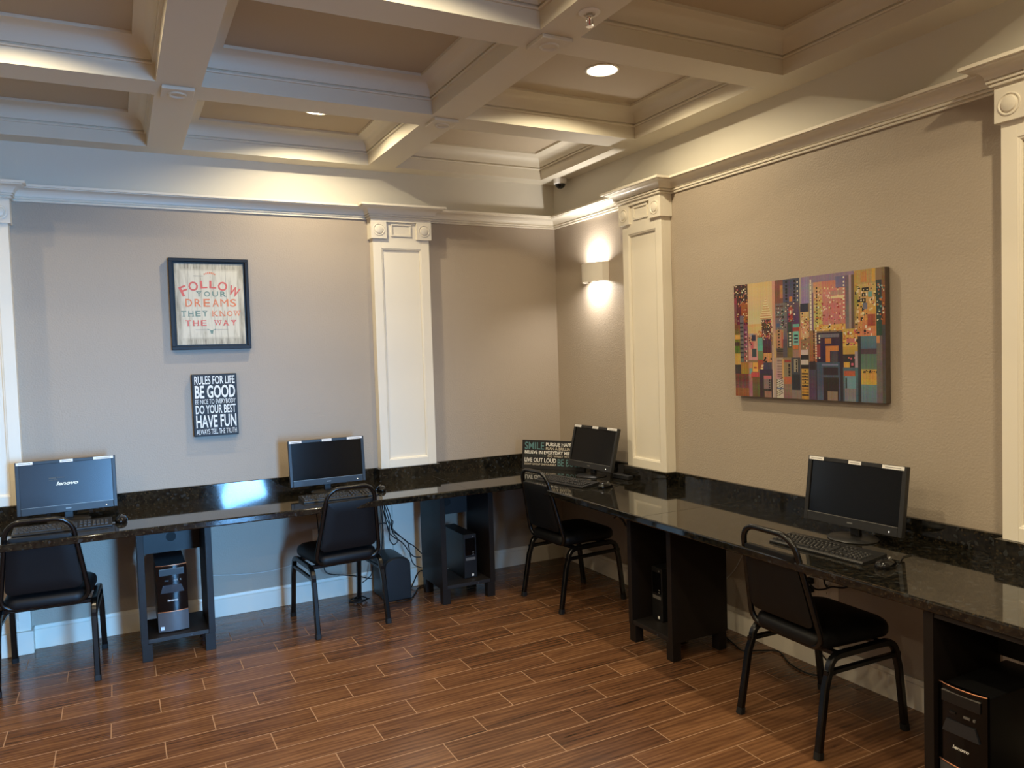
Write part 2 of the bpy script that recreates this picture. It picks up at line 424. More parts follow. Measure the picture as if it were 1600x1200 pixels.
# ------------------------------------------------------------------ room shell
def room():
    b = MB(); b.box(XL-.12, .12, YF-.12, .12, -.1, 0, MAT['floor']); structure(b.build('floor'))
    def wall(name, x0, x1, y0, y1, holes=None, axis='x'):
        b = MB()
        bands = [(0, 2.55, MAT['wall']), (2.55, 3.15, MAT['frieze'])]
        if not holes:
            for z0, z1, m in bands: b.box(x0, x1, y0, y1, z0, z1, m)
        else:
            xs = sorted({x0, x1} | {h[0] for h in holes} | {h[1] for h in holes}); zs = sorted({0, 2.55, 3.15} | {h[2] for h in holes} | {h[3] for h in holes})
            for xa, xb in zip(xs, xs[1:]):
                for za, zb in zip(zs, zs[1:]):
                    if any(h[0] <= xa and xb <= h[1] and h[2] <= za and zb <= h[3] for h in holes): continue
                    b.box(xa, xb, y0, y1, za, zb, MAT['wall'] if zb <= 2.55 else MAT['frieze'])
        return structure(b.build(name))
    wall('wall_back', XL-.12, .12, 0, .12)
    wall('wall_right', 0, .12, YF-.12, 0)
    wall('wall_left', XL-.12, XL, YF-.12, 0)
    door = (-1.98, -1.26, 0, 2.15)
    wall('wall_front', XL-.12, .12, YF-.12, YF, [door])
    # glazed door behind the viewer
    for nm, (x0, x1, z0, z1), bars in (('door_1', door, []),):
        b = MB(); t = .05; y0, y1 = YF-.09, YF-.03
        b.box(x0, x0+t, y0, y1, z0, z1, MAT['steel']); b.box(x1-t, x1, y0, y1, z0, z1, MAT['steel'])
        b.box(x0+t, x1-t, y0, y1, z1-t, z1, MAT['steel']); b.box(x0+t, x1-t, y0, y1, z0+.001, z0+t, MAT['steel'])
        for x in bars: b.box(x-.025, x+.025, y0, y1, z0+t, z1-t, MAT['steel'])
        f = structure(b.build(nm))
        g = MB(); g.box(x0+t, x1-t, YF-.063, YF-.057, z0+t, z1-t, MAT['glass']); g.build('glass_pane', f)
    # ceiling: tan panels, cream beams, mouldings, corner rosettes
    b = MB(); n = 32
    for i, (xa, xb) in enumerate(COLS):
        for j, (ya, yb) in enumerate(ROWS):
            cx, cy, hx, hy = (xa+xb)/2, (ya+yb)/2, (xa-xb)/2, (ya-yb)/2
            if (i, j) in LIT:
                ang = sorted([2*pi*(q+.37)/n for q in range(n)] + [math.atan2(ey*hy, ex*hx) % (2*pi) for ex in (1, -1) for ey in (1, -1)])
                v, f, m_ = [], [], len(ang)
                for a in ang:
                    ca, sa = cos(a), sin(a); t = min(hx/max(abs(ca), 1e-9), hy/max(abs(sa), 1e-9)); lx, ly = lamp_xy(i, j)
                    v += [(lx+CAN*ca, ly+CAN*sa, ZP), (cx+t*ca, cy+t*sa, ZP)]
                f = [(2*q, 2*q+1, (2*q+3) % (2*m_), (2*q+2) % (2*m_)) for q in range(m_)]
                b.add(v, f, MAT['coffer'])
            else: b.add([(xb, yb, ZP), (xa, yb, ZP), (xa, ya, ZP), (xb, ya, ZP)], [(0, 1, 2, 3)], MAT['coffer'])
    b.box(XL, 0, YF, 0, ZP+.10, ZP+.14, MAT['coffer'])
    c = structure(b.build('ceiling'))
    b = MB()
    xe = [0] + [v for p in COLS for v in p] + [XL]; ye = [0] + [v for p in ROWS for v in p] + [YF]
    for i in range(0, len(xe), 2): b.box(xe[i+1], xe[i], YF, 0, ZB, ZP, MAT['beam'])
    for k in range(0, len(ye), 2):
        for (xa, xb) in COLS: b.box(xb, xa, ye[k+1], ye[k], ZB, ZP, MAT['beam'])
    b.build('beam_grid', c)
    zf = 2.908
    prof = [(0, zf), (.011, zf), (.013, zf+.006), (.010, zf+.011), (.005, zf+.012), (.005, zf+.016), (.015, zf+.016), (.016, zf+.022)]
    prof += [(.016+.068*(1-cos(t*pi/2/6)), zf+.022+.064*sin(t*pi/2/6)) for t in range(1, 7)]
    prof += [(.090, zf+.087), (.090, ZP)]
    for (xa, xb) in COLS:
        for (ya, yb) in ROWS:
            m = MB(); m.sweep([(xb, yb), (xa, yb), (xa, ya), (xb, ya)], prof, MAT['beam'], closed=True)
            m.build('coffer_molding', c, smooth=35)
    xm = [(COLS[i][1]+COLS[i+1][0])/2 for i in range(3)]; ym = [(ROWS[i][1]+ROWS[i+1][0])/2 for i in range(5)]
    for x in xm:
        for y in ym:
            r = MB(); r.box(x-.070, x+.070, y-.070, y+.070, ZB-.017, ZB, MAT['beam'])
            o = r.build('rosette_block', c, bevel=.004)
            q = MB(); q.lathe([(.040, ZB-.017), (.040, ZB-.022), (.037, ZB-.025), (.031, ZB-.022), (.029, ZB-.0175), (.020, ZB-.0185), (0, ZB-.020)], MAT['beam'], Matrix.Translation((x, y, 0)))
            q.build('roundel', o, smooth=40)
    # crown moulding, wrapping round the pilaster capitals
    cap = PP+.018; e = .014
    pa = [(XL, 0)]
    for x0, x1 in sorted(PIL_A): pa += [(x0-e, 0), (x0-e, -cap), (x1+e, -cap), (x1+e, 0)]
    pa += [(0, 0)]
    for y0, y1 in PIL_B: pa += [(0, y0+e), (-cap, y0+e), (-cap, y1-e), (0, y1-e)]
    pa += [(0, YF), (XL, YF)]
    h = ZC1-ZC0
    cr = [(0, ZC0), (.011, ZC0), (.013, ZC0+.005), (.011, ZC0+.009), (.006, ZC0+.010), (.006, ZC0+.013), (.018, ZC0+.013), (.020, ZC0+.018), (.018, ZC0+.022), (.012, ZC0+.023), (.012, ZC0+.027), (.021, ZC0+.027)]
    cr += [(.021+.046*(1-cos(t*pi/2/6)), ZC0+.027+.038*sin(t*pi/2/6)) for t in range(1, 7)]
    cr += [(.070, ZC0+.067), (.070, ZC0+.071), (CP, ZC0+.071), (CP, ZC1), (0, ZC1)]
    pa = pa[::-1]
    b = MB(); b.sweep(pa, cr, MAT['trim'], closed=True); structure(b.build('trim_1', smooth=35))
    # baseboards (stop at the pilasters)
    bb = [(0, 0), (.017, 0), (.017, .108), (.013, .112), (.013, .122), (.009, .131), (0, .131)]
    def base(name, segs):
        root = None
        b = MB()
        for p, q in segs: b.sweep([p, q], bb, MAT['trim'])
        structure(b.build(name, smooth=30))
    base('baseboard_back', [((0, 0), (-1.041, 0)), ((-1.459, 0), (-3.483, 0)), ((-3.901, 0), (XL, 0))])
    base('baseboard_right', [((0, -.964), (0, 0)), ((0, -3.343), (0, -1.38)), ((0, -5.72), (0, -3.76)), ((0, YF), (0, -6.14))])
    base('baseboard_left', [((XL, 0), (XL, YF))])
    base('baseboard_front', [((XL, YF), (-1.98, YF)), ((-1.26, YF), (0, YF))])
room()

# ------------------------------------------------------------------ pilasters (fixed trim)
def pilaster(idx, w, loc, rz):
    """local frame: x along the wall, front face at -y, wall plane at y=0"""
    h = w/2; m = MAT['trim']
    root = structure(empty('trim_%d' % idx, loc, rz))
    def panelled(name, z0, z1, pz0, pz1, bx=.058):
        b = MB(); b.box(-h, h, -PP+.016, 0, z0, z1, m)
        b.box(-h, -h+bx, -PP, -PP+.016, z0, z1, m); b.box(h-bx, h, -PP, -PP+.016, z0, z1, m)
        b.box(-h+bx, h-bx, -PP, -PP+.016, z0, pz0, m); b.box(-h+bx, h-bx, -PP, -PP+.016, pz1, z1, m)
        b.sweep([(-h+bx, pz0), (-h+bx, pz1), (h-bx, pz1), (h-bx, pz0)][::-1], [(0, 0), (.004, .003), (.007, .003), (.012, .010), (.012, .015)], m, closed=True)
        # the panel moulding was swept flat: stand its part up in the face plane
        n = 5*4
        for i in range(len(b.v)-n, len(b.v)):
            x, z, d = b.v[i]; b.v[i] = (x, -PP+d, z)
        return b.build(name, root, bevel=.0015)
    panelled('shaft', ZS, 2.50, .884, 2.312)
    panelled('lower_shaft', .128, HC-TC-.001, .19, .66)
    b = MB(); b.box(-h-.010, h+.010, -.090, 0, 0, .128, m); b.build('plinth', root, bevel=.004)
    # capital: two blocks with roundels and a framed panel between
    for sgn in (-1, 1):
        x0, x1 = sorted((sgn*(h+.014), sgn*(h-.094)))
        b = MB(); b.box(x0, x1, -PP-.018, -PP, 2.374, 2.508, m)
        if sgn: b.box(min(sgn*h, sgn*(h+.014)), max(sgn*h, sgn*(h+.014)), -PP, 0, 2.374, 2.508, m)
        o = b.build('capital_block', root, bevel=.0015)
        q = MB(); q.lathe([(.041, 0), (.041, .003), (.037, .004), (.030, -.003), (.028, .002), (.026, .006), (.018, .009), (0, .0105)], m,
                          Matrix.Translation(((x0+x1)/2, -PP-.018, 2.434)) @ Matrix.Rotation(pi/2, 4, 'X'))
        q.build('roundel', o, smooth=40)
    b = MB(); z0, z1, hw = 2.391, 2.479, h-.125
    for bx in ((-hw, hw, z0, z0+.014), (-hw, hw, z1-.014, z1), (-hw, -hw+.014, z0+.014, z1-.014), (hw-.014, hw, z0+.014, z1-.014)):
        b.box(bx[0], bx[1], -PP-.008, -PP, bx[2], bx[3], m)
    b.build('capital_panel', root, bevel=.003)
    b = MB(); b.box(-h+.094, h-.094, -PP-.018, -PP, 2.486, 2.508, m); b.build('capital_fillet', root)
k = 2
for x0, x1 in PIL_A: pilaster(k, x1-x0, ((x0+x1)/2, 0, 0), 0); k += 1
for y0, y1 in PIL_B: pilaster(k, y0-y1, (0, (y0+y1)/2, 0), -pi/2); k += 1

# ------------------------------------------------------------------ countertop
def countertop():
    t = tag(empty('countertop', (-.366, -.358, 0)), 'black speckled granite L shaped worktop with upstand along both walls', 'countertop')
    off = Vector((.366, .358, 0)); g = MAT['granite']; M = Matrix.Translation(off)
    z0, z1 = HC-TC, HC
    XE, YE = XL+.005, -5.25
    poly = [(XE, -.0005), (XE, -CDA), (-CDB, -CDA), (-CDB, YE), (-.0005, YE), (-.0005, -.0005)]
    b = MB(); b.prism(poly, z0, z1, g, 'z', M); b.build('slab', t, bevel=.007, seg=3)
    b = MB(); b.box(-1.0966, -1.0954, -CDA+.012, -.02, z1-.002, z1+.0004, MAT['seam'], M); b.build('seam', t)
    b = MB(); b.box(-CDB+.012, -.02, -1.9636, -1.9624, z1-.002, z1+.0004, MAT['seam'], M); b.build('seam', t)
    s = .02
    def splash(path):
        b = MB(); b.sweep(path[::-1], [(0, z1), (s, z1), (s, ZS-.002), (s-.002, ZS), (0, ZS), (0, z1)], g)
        b.v = [tuple(M @ Vector(v)) for v in b.v]; return b
    pa = [(XE, 0)]
    for x0, x1 in sorted(PIL_A): pa += [(x0, 0), (x0, -PP), (x1, -PP), (x1, 0)]
    pa += [(0, 0)]
    pb = [(0, 0)]
    for y0, y1 in PIL_B[:2]: pb += [(0, y0), (-PP, y0), (-PP, y1), (0, y1)]
    pb += [(0, YE)]
    splash(pa + pb[1:]).build('backsplash', t)
countertop()

# ------------------------------------------------------------------ chairs
def rounded_poly(pts, radii, k=6):
    out = []; n = len(pts)
    for i in range(n):
        p, a, b = Vector(pts[i]), Vector(pts[i-1]), Vector(pts[(i+1) % n])
        u, v = (a-p).normalized(), (b-p).normalized(); r = radii[i]
        ang = u.angle(v); d = r/math.tan(ang/2)
        p0, p1 = p+u*d, p+v*d; c = p + (u+v).normalized()*(r/sin(ang/2))
        a0 = math.atan2(p0.y-c.y, p0.x-c.x); a1 = math.atan2(p1.y-c.y, p1.x-c.x)
        da = (a1-a0+pi) % (2*pi) - pi
        out += [(c.x+r*cos(a0+da*j/k), c.y+r*sin(a0+da*j/k)) for j in range(k+1)]
    return out
CHG = 'black banquet chairs at the computer counter'
def make_chair(loc, rz, label):
    t = tag(empty('banquet_chair', loc, rz), label, 'chair', CHG)
    tb, vi = MAT['tube'], MAT['vinyl']
    by = lambda z: -.178 - (z-.40)*.225           # the back leans away from the desk
    # back frame: closed ring of tube
    ring = rounded_poly([(-.196, .402), (.196, .402), (.137, .848), (-.137, .848)], [.055, .055, .082, .082])
    b = MB(); b.tube([(x, by(z), z) for x, z in ring], .0122, tb, n=12, closed=True); b.build('back_frame', t, smooth=60)
    # padded back: rear panel flat, front cushioned
    out = rounded_poly([(-.170, .478), (.170, .478), (.136, .768), (-.136, .768)], [.03, .03, .012, .012], 4)
    cx, cz = 0, .623
    b = MB(); layers = [(-.013, .985), (-.014, .96), (-.009, 1.0), (.012, 1.0), (.022, .955), (.027, .85), (.030, .55), (.031, .05)]
    lay = [(-.0135, .02)] + [(-.0135, .55), (-.0135, .96), (-.010, 1.0)] + layers[3:]
    n = len(out); v, f = [], []
    for d, s in lay: v += [(cx+(x-cx)*s, by(cz+(z-cz)*s)+d, cz+(z-cz)*s) for x, z in out]
    for a in range(len(lay)-1): f += [(a*n+i, a*n+(i+1) % n, (a+1)*n+(i+1) % n, (a+1)*n+i) for i in range(n)]
    f += [tuple(range(n)), tuple((len(lay)-1)*n+i for i in range(n))]
    b.add(v, f, vi); b.build('backrest', t, smooth=50)
    # seat cushion
    so = rounded_poly([(-.182, -.195), (.182, -.195), (.205, .215), (-.205, .215)], [.06, .06, .07, .07], 6)
    cy = .01; b = MB(); v, f = [], []; n = len(so)
    lay = [(.02, .394), (.90, .394), (.97, .398), (1.0, .410), (1.0, .430), (.975, .446), (.90, .458), (.70, .466), (.35, .470), (.02, .471)]
    for s, z in lay: v += [(x*s, cy+(y-cy)*s, z) for x, y in so]
    for a in range(len(lay)-1): f += [(a*n+i, a*n+(i+1) % n, (a+1)*n+(i+1) % n, (a+1)*n+i) for i in range(n)]
    f += [tuple(range(n-1, -1, -1)), tuple((len(lay)-1)*n+i for i in range(n))]
    b.add(v, f, vi); b.build('seat', t, smooth=50)
    q = .0138; c = .0045
    sec = [(q-c, -q), (q, -q+c), (q, q-c), (q-c, q), (-q+c, q), (-q, q-c), (-q, -q+c), (-q+c, -q)]
    zr = .380
    for sx in (-1, 1):
        front = [(sx*.214, .243, .006), (sx*.211, .212, .27)] + [(sx*.208, .142+.058*cos(a*pi/2/5), zr-.058+.058*sin(a*pi/2/5)) for a in range(0, 6)] + [(sx*.206, .10, zr)]
        rear = [(sx*.214, -.240, .006), (sx*.209, -.192, .27)] + [(sx*.207, -.115-.056*cos(a*pi/2/5), zr-.056+.056*sin(a*pi/2/5)) for a in range(0, 6)] + [(sx*.206, -.08, zr)]
        for path, fy in ((front, .243), (rear, -.240)):
            b = MB(); b.tube(path, 0, tb, section=sec, up=(1, 0, 0)); leg = b.build('leg', t, smooth=40)
            p = Vector(path[1])-Vector(path[0]); p.normalize()
            b = MB(); a0 = Vector((sx*.214, fy, .0)); b.tube([a0, a0+p*.028], 0, MAT['cap'], section=[(x*1.12, y*1.12) for x, y in sec], up=(1, 0, 0)); b.build('foot_cap', leg)
        b = MB(); b.tube([(sx*.206, .10, zr), (sx*.206, -.08, zr)], 0, tb, section=sec, up=(1, 0, 0)); b.build('side_rail', t, smooth=40)
        b = MB(); b.tube([(sx*.209, .218, .322), (sx*.209, -.190, .322)], 0, tb, section=[(x*.72, y*.72) for x, y in sec], up=(1, 0, 0)); b.build('stretcher', t, smooth=40)
    for y in (.12, -.115):
        b = MB(); b.tube([(-.204, y, zr), (.204, y, zr)], 0, tb, section=[(x*.8, y_*.8) for x, y_ in sec], up=(0, 1, 0)); b.build('cross_rail', t, smooth=40)
    return t
ch = make_chair((-3.361, -.443, 0), R(-3), 'black padded chair turned to the desk with the lit screen')
dup(ch, (-1.868, -.472, 0), R(5), 'black padded chair beside the hanging bundle of cords')
dup(ch, (-.459, -.876, 0), R(-90+4), 'black padded chair in the corner, before the leaning slogan board')
dup(ch, (-.444, -2.818, 0), R(-90-2), 'black padded chair below the city canvas, largest in view')

# ------------------------------------------------------------------ computer cabinets
CAG = 'open computer cabinets under the counter'
def make_cabinet(loc, rz, label, hole=True):
    """local frame: origin on the floor under the front edge, front at y=0, depth to +y"""
    t = tag(empty('computer_cabinet', loc, rz), label, 'cabinet', CAG)
    W, D, H, p, zf = .185, .365, HC-TC-.002, .034, .094
    c, ci = MAT['cab'], MAT['cab_in']
    for s in (-1, 1):
        x0, x1 = sorted((s*W, s*(W-p))); b = MB(); b.box(x0, x1, 0, D, zf, H, c); b.build('side_panel', t, bevel=.0015)
    b = MB(); b.box(-W+p, W-p, .004, D, zf+.002, zf+.024, ci); b.build('bottom_panel', t, bevel=.0015)
    b = MB(); b.box(-W+p, W-p, .004, D, H-.018, H-.001, ci); b.build('top_panel', t, bevel=.0015)
    b = MB(); b.box(-W+p, W-p, D-.016, D, .50, H-.018, ci)
    bp = b.build('back_panel', t)
    b = MB(); b.cyl((.0, D-.016, .585), .028, .003, MAT['cap'], axis='y'); b.lathe([(.028, 0), (.033, 0), (.033, .004), (.028, .004), (.028, 0)], MAT['plastic'], Matrix.Translation((0, D-.016, .585)) @ Matrix.Rotation(pi/2, 4, 'X'))
    b.build('cable_grommet', bp)
    for sx in (-1, 1):
        for y in (0.004, D-.060):
            x0, x1 = sorted((sx*(W-.002), sx*(W-.054))); b = MB(); b.box(x0, x1, y, y+.052, 0, zf, c); b.build('leg', t, bevel=.0015)
    b = MB(); b.box(.06, .066, -.001, .004, zf+.008, zf+.014, MAT['silver']); b.build('screw', t)
    return t
cab = make_cabinet((-2.770, -.575, 0), 0, 'open dark cabinet catching blue light, holding the tower with silver lower front')
dup(cab, (-1.050, -.575, 0), 0, 'open dark cabinet between the cord bundle and the room corner')
dup(cab, (-.582, -1.842, 0), -pi/2, 'dark cabinet with a broad plain side facing the room, slim tower inside')
dup(cab, (-.700, -3.650, 0), -pi/2, 'dark cabinet at the right edge holding the tower with copper coloured lines')

# ------------------------------------------------------------------ computers
def make_tower(loc, rz, label):
    """tall tower, funnel shaped front; origin under the front, front at -y"""
    t = tag(empty('computer_tower', loc, rz), label, 'computer', 'tall computer towers')
    w, d, h = .076, .37, .368
    b = MB(); b.box(-w, w, .022, d, .006, h-.006, MAT['plastic']); b.build('case', t, bevel=.004)
    for x in (-.06, .06):
        for y in (.05, d-.05):
            b = MB(); b.cyl((x, y, 0), .011, .008, MAT['cap'], 12); b.build('foot', t)
    # front bezel, slightly bowed
    arc = [(-w-.001, .022)] + [(-w-.001+(2*w+.002)*i/10, .010-.012*(1-(i/5-1)**2)) for i in range(11)] + [(w+.001, .022)]
    b = MB(); b.prism(arc, .118, h, MAT['gloss'], 'z'); fb = b.build('front_bezel', t, smooth=30)
    b = MB(); b.prism([(x*1.0, y+.0006) for x, y in arc], .006, .114, MAT['silver'], 'z'); b.build('lower_panel', t, smooth=30)
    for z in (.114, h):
        b = MB(); b.tube([(x, y-.001, z+.001) for x, y in arc[1:-1]], .0022, MAT['copper'], n=8); b.build('copper_line', t, smooth=60)  # thin copper coloured line along the top of each front panel
    b = MB()
    b.prism([(-.060, .220), (.060, .220), (.046, .262), (-.046, .262)], -.0045, .004, MAT['smoke'], 'y'); b.build('funnel_panel', fb)
    b = MB(); b.box(-.062, .062, -.0030, .004, .315, .350, MAT['plastic']); b.box(-.062, .062, -.0036, .004, .349, .351, MAT['badge']); b.build('disc_drive', fb)
    for x0, x1, mm in ((-.036, -.016, 'plastic'), (.01, .03, 'badge'), (.04, .046, 'badge')):
        b = MB(); b.box(x0, x1, -.0045, .004, .283, .290, MAT[mm]); b.build('port', fb)
    b = MB(); b.text('lenovo', MAT['letter'], -.026, .172, .052, .011, y=-.0015, depth=.0012, offset=.02, shear=.15); b.build('logo', fb)
    b = MB(); b.box(-.066, -.048, -.001, .0125, .018, .036, MAT['blue_sticker']); b.build('sticker', t)
    return t
tw = make_tower((-2.790, -.512, .1185), 0, 'tall computer tower lit blue, silver lower front, in the left cabinet')
dup(tw, (-.694, -3.586, .1185), -pi/2, 'tall computer tower with copper coloured lines at the right edge')

def make_slim(loc, rz, label):
    t = tag(empty('slim_computer', loc, rz), label, 'computer', 'slim desktop computers')
    w, d, h = .044, .36, .288
    b = MB(); b.box(-w, w, .012, d, 0, h, MAT['plastic']); b.build('case', t, bevel=.003)
    b = MB(); b.box(-w-.001, w+.001, 0, .013, .001, h+.001, MAT['plastic']); fb = b.build('front_bezel', t, bevel=.003)
    b = MB(); b.box(-.036, .036, -.001, .002, .150, .262, MAT['gloss']); b.build('drive_panel', fb)
    b = MB(); b.box(-.034, .034, -.002, .002, .118, .136, MAT['badge']); b.build('badge', fb)
    b = MB(); b.cyl((.020, .001, .272), .005, .003, MAT['badge'], 14, 'y'); b.build('power_button', fb)
    b = MB(); b.box(.006, .020, -.002, .002, .012, .026, MAT['white']); b.build('sticker', fb)
    b = MB(); b.box(.012, .026, -.0015, .002, .152, .158, MAT['badge']); b.box(.012, .026, -.0015, .002, .166, .172, MAT['badge']); b.build('port', fb)
    return t
sl = make_slim((-1.000, -.490, .1185), 0, 'slim black computer standing in the cabinet beside the room corner')
dup(sl, (-.470, -1.765, .1185), -pi/2, 'slim black computer deep in the cabinet with the plain side')

# ------------------------------------------------------------------ monitors
MW, MH = .4745, .2855
def make_monitor(loc, rz, tilt, label, on=False, yb=.0):
    """origin on the counter under the panel; front at -y"""
    t = tag(empty('monitor', loc, rz), label, 'monitor', 'widescreen monitors on the counter')
    Z0 = .050
    T = Matrix.Translation((0, 0, Z0)) @ Matrix.Rotation(-tilt, 4, 'X')
    bz = MAT['bezel']; w = MW/2; s, tp, bt = .019, .018, .040
    b = MB()
    b.box(-w, -w+s, -.004, .020, 0, MH, bz, T); b.box(w-s, w, -.004, .020, 0, MH, bz, T)
    b.box(-w+s, w-s, -.004, .020, MH-tp, MH, bz, T); b.box(-w+s, w-s, -.004, .020, 0, bt, bz, T)
    fr = b.build('bezel', t, bevel=.002)
    b = MB(); b.box(-w+s, w-s, -.0052, -.003, bt-.0025, bt, MAT['badge'], T); b.build('bezel_edge', fr)
    b = MB(); b.box(-.013, .013, -.0048, -.003, .016, .022, MAT['badge'], T); b.build('maker_badge', fr)
    b = MB(); b.cyl((w-.055, -.0025, .016), .0028, .003, MAT['power'], 10, 'y'); b.v = [tuple(T @ Vector(v)) for v in b.v]; b.build('power_light', fr)
    b = MB(); b.box(-w+s-.001, w-s+.001, .002, .012, bt-.001, MH-tp+.001, MAT['screen_on'] if on else MAT['screen'], T); sc = b.build('screen', t)
    if on:
        b = MB(); b.text('lenovo', MAT['logo_on'], -.052, .146, .104, .020, y=.0015, depth=.001, offset=.03, shear=.3, M=T); b.build('screen_logo', sc)
        b = MB()
        for x0, x1, z, hh in ((-.085, -.050, .185, .006), (-.046, -.012, .187, .003), (-.085, -.066, .176, .002), (-.063, -.044, .176, .003)):
            b.box(x0, x1, .0008, .002, z, z+hh, MAT['text_on'], T)
        b.build('screen_text', sc)
    # rear shell
    v = []
    for y, sx, z0, z1 in ((.020, w-.004, .004, MH-.004), (.034, w-.03, .03, MH-.03), (.050, w-.10, .06, MH-.07)): v += [(-sx, y, z0), (sx, y, z0), (sx, y, z1), (-sx, y, z1)]
    f = [(a*4+i, a*4+(i+1) % 4, a*4+4+(i+1) % 4, a*4+4+i) for a in range(2) for i in range(4)] + [(0, 1, 2, 3), (8, 9, 10, 11)]
    b = MB(); b.add(v, f, MAT['plastic'], T); b.build('rear_shell', t)
    b = MB(); b.box(-.022, .022, .030, .052, .010, .155, MAT['plastic']); b.build('stand_neck', t, bevel=.004)
    b = MB(); b.lathe([(0, 0), (.104, 0), (.106, .003), (.100, .008), (.045, .012), (0, .013)], MAT['plastic'], Matrix.Translation((0, yb+.02, 0)) @ Matrix.Scale(.92, 4, (0, 1, 0)), 40); b.build('stand_base', t, smooth=40)
    # paper labels stuck along the top of the bezel
    for x0, x1 in ((-w+.006, -w+.082), (-.030, .032), (w-.108, w-.010)):
        b = MB(); b.box(x0, x1, -.0046, -.003, MH-.0165, MH-.0015, MAT['white'], T); lb = b.build('paper_label', t)
        lb['label'] = 'white paper label'
        q = MB(); cx = (x0+x1)/2; hw = (x1-x0)*.36
        q.box(cx-hw, cx+hw, -.0048, -.004, MH-.0105, MH-.0085, MAT['ink'], T); q.build('print_line', lb)
    return t
make_monitor((-3.271, -.267, HC), R(2.5), R(5), 'monitor switched on, white logo on a blue-black screen', on=True)
make_monitor((-1.855, -.275, HC), R(.4), R(4.7), 'dark monitor beside the cream pilaster on the far wall')
make_monitor((-.246, -.770, HC), R(-85.8), R(14.4), 'dark monitor standing before the slogan board in the corner')
make_monitor((-.261, -2.829, HC), R(-87.7), R(8.4), 'dark monitor on a round base below the city canvas')

# ------------------------------------------------------------------ keyboards and mice
def make_keyboard(loc, rz, label):
    t = tag(empty('keyboard', loc, rz), label, 'keyboard', 'black keyboards on the counter')
    w, d = .222, .075
    prof = [(-d, 0), (-d, .008), (-d+.008, .012), (d-.004, .024), (d, .020), (d, 0)]
    b = MB(); b.prism(prof, -w, w, MAT['plastic'], 'x'); b.build('case', t, bevel=.002)
    sl_ = (.024-.012)/(2*d-.012)
    zt = lambda y: .012+(y+d-.008)*sl_
    K = MB(); Lg = MB()
    def key(x, y, kw, kd=.0155):
        z = zt(y); x0, x1, y0, y1 = x, x+kw-.0025, y, y+kd-.0025; i = .002
        v = [(x0, y0, z-.002), (x1, y0, z-.002), (x1, y1, z-.002), (x0, y1, z-.002), (x0+i, y0+i, z+.006), (x1-i, y0+i, z+.006), (x1-i, y1-i*.6, z+.007), (x0+i, y1-i*.6, z+.007)]
        K.add(v, [(4, 5, 6, 7), (0, 1, 5, 4), (1, 2, 6, 5), (2, 3, 7, 6), (3, 0, 4, 7)], MAT['keys'])
        cx, cy = x0+.0055, y1-.006
        Lg.add([(cx-.002, cy-.002, z+.0071), (cx+.002, cy-.002, z+.0071), (cx+.002, cy+.002, z+.0075), (cx-.002, cy+.002, z+.0075)], [(0, 1, 2, 3)], MAT['legend'])
    u = .0186; x0 = -w+.008; rows = [-d+.014+u*.86*i for i in range(6)]
    lay = [[1.25, 1.25, 1.25, 6.2, 1.25, 1.25, 1.25, 1.3], [2.2]+[1]*10+[2.8], [1.75]+[1]*11+[2.25], [1.5]+[1]*12+[1.5], [1]*13+[2], [1, .4, 1, 1, 1, 1, .4, 1, 1, 1, 1, .4, 1, 1, 1, 1, .4]]
    for r, ks in enumerate(lay):
        x = x0; y = rows[r]+(.006 if r == 5 else 0)
        for kx in ks:
            if kx != .4: key(x, y, kx*u)
            x += kx*u
        for j in range(3):
            if r in (1, 2) and (r == 2 or j != 1): continue
            key(x0+15.35*u+j*u, y, u)
        for j in range(4):
            if r < 5: key(x0+18.6*u+j*u, y, u)
    ko = K.build('keys', t); Lg.build('key_legends', ko)
    b = MB(); b.tube(smooth_path([(-.02, d-.002, .012), (-.01, d+.02, .006), (.05, d+.045, .003), (.13, d+.050, .003)]), .002, MAT['cord'], 6); b.build('cable', t, smooth=60)
    return t
kb = make_keyboard((-3.285, -.497, HC), R(1), 'black keyboard before the lit screen, half behind a chair back')
dup(kb, (-1.855, -.500, HC), R(0), 'black keyboard before the dark screen beside the pilaster')
dup(kb, (-.500, -.905, HC), R(-90+11), 'black keyboard at a slant before the slogan board')
dup(kb, (-.488, -2.895, HC), R(-90+2.5), 'black keyboard on the counter below the city canvas')

def make_mouse(loc, rz, label):
    t = tag(empty('computer_mouse', loc, rz), label, 'mouse', 'black mice on the counter')
    b = MB(); n = 24; v, f = [], []
    lay = [(0, .96), (.006, 1.0), (.014, .97), (.022, .86), (.029, .66), (.033, .40), (.0345, .05)]
    for z, s in lay:
        for i in range(n):
            a = 2*pi*i/n; x = .030*cos(a)*(1-.10*sin(a)); y = .056*sin(a)
            zz = z*(1-.22*max(0, sin(a)))
            v.append((x*s, y*s-.004*(1-s), zz))
    m = len(lay)
    f = [(a*n+i, a*n+(i+1) % n, (a+1)*n+(i+1) % n, (a+1)*n+i) for a in range(m-1) for i in range(n)] + [tuple(range(n-1, -1, -1)), tuple((m-1)*n+i for i in range(n))]
    b.add(v, f, MAT['gloss']); b.build('shell', t, smooth=70)
    b = MB(); b.cyl((-.003, .026, .026), .008, .006, MAT['badge'], 14, 'x'); b.build('scroll_wheel', t)
    b = MB(); b.tube(smooth_path([(0, .052, .010), (.004, .08, .004), (-.012, .12, .003), (-.03, .17, .003), (-.028, .22, .003)]), .0018, MAT['cord'], 6); b.build('cable', t, smooth=60)
    return t
ms = make_mouse((-3.019, -.470, HC), R(-6), 'black mouse to the right of the lit screen')
dup(ms, (-1.570, -.435, HC), R(-8), 'black mouse beside the chair by the cord bundle')
dup(ms, (-.398, -1.188, HC), R(-90+8), 'black mouse near the corner, shining, beside the slanted keyboard')
dup(ms, (-.496, -3.178, HC), R(-90+6), 'black mouse at the end of the keyboard below the city canvas')

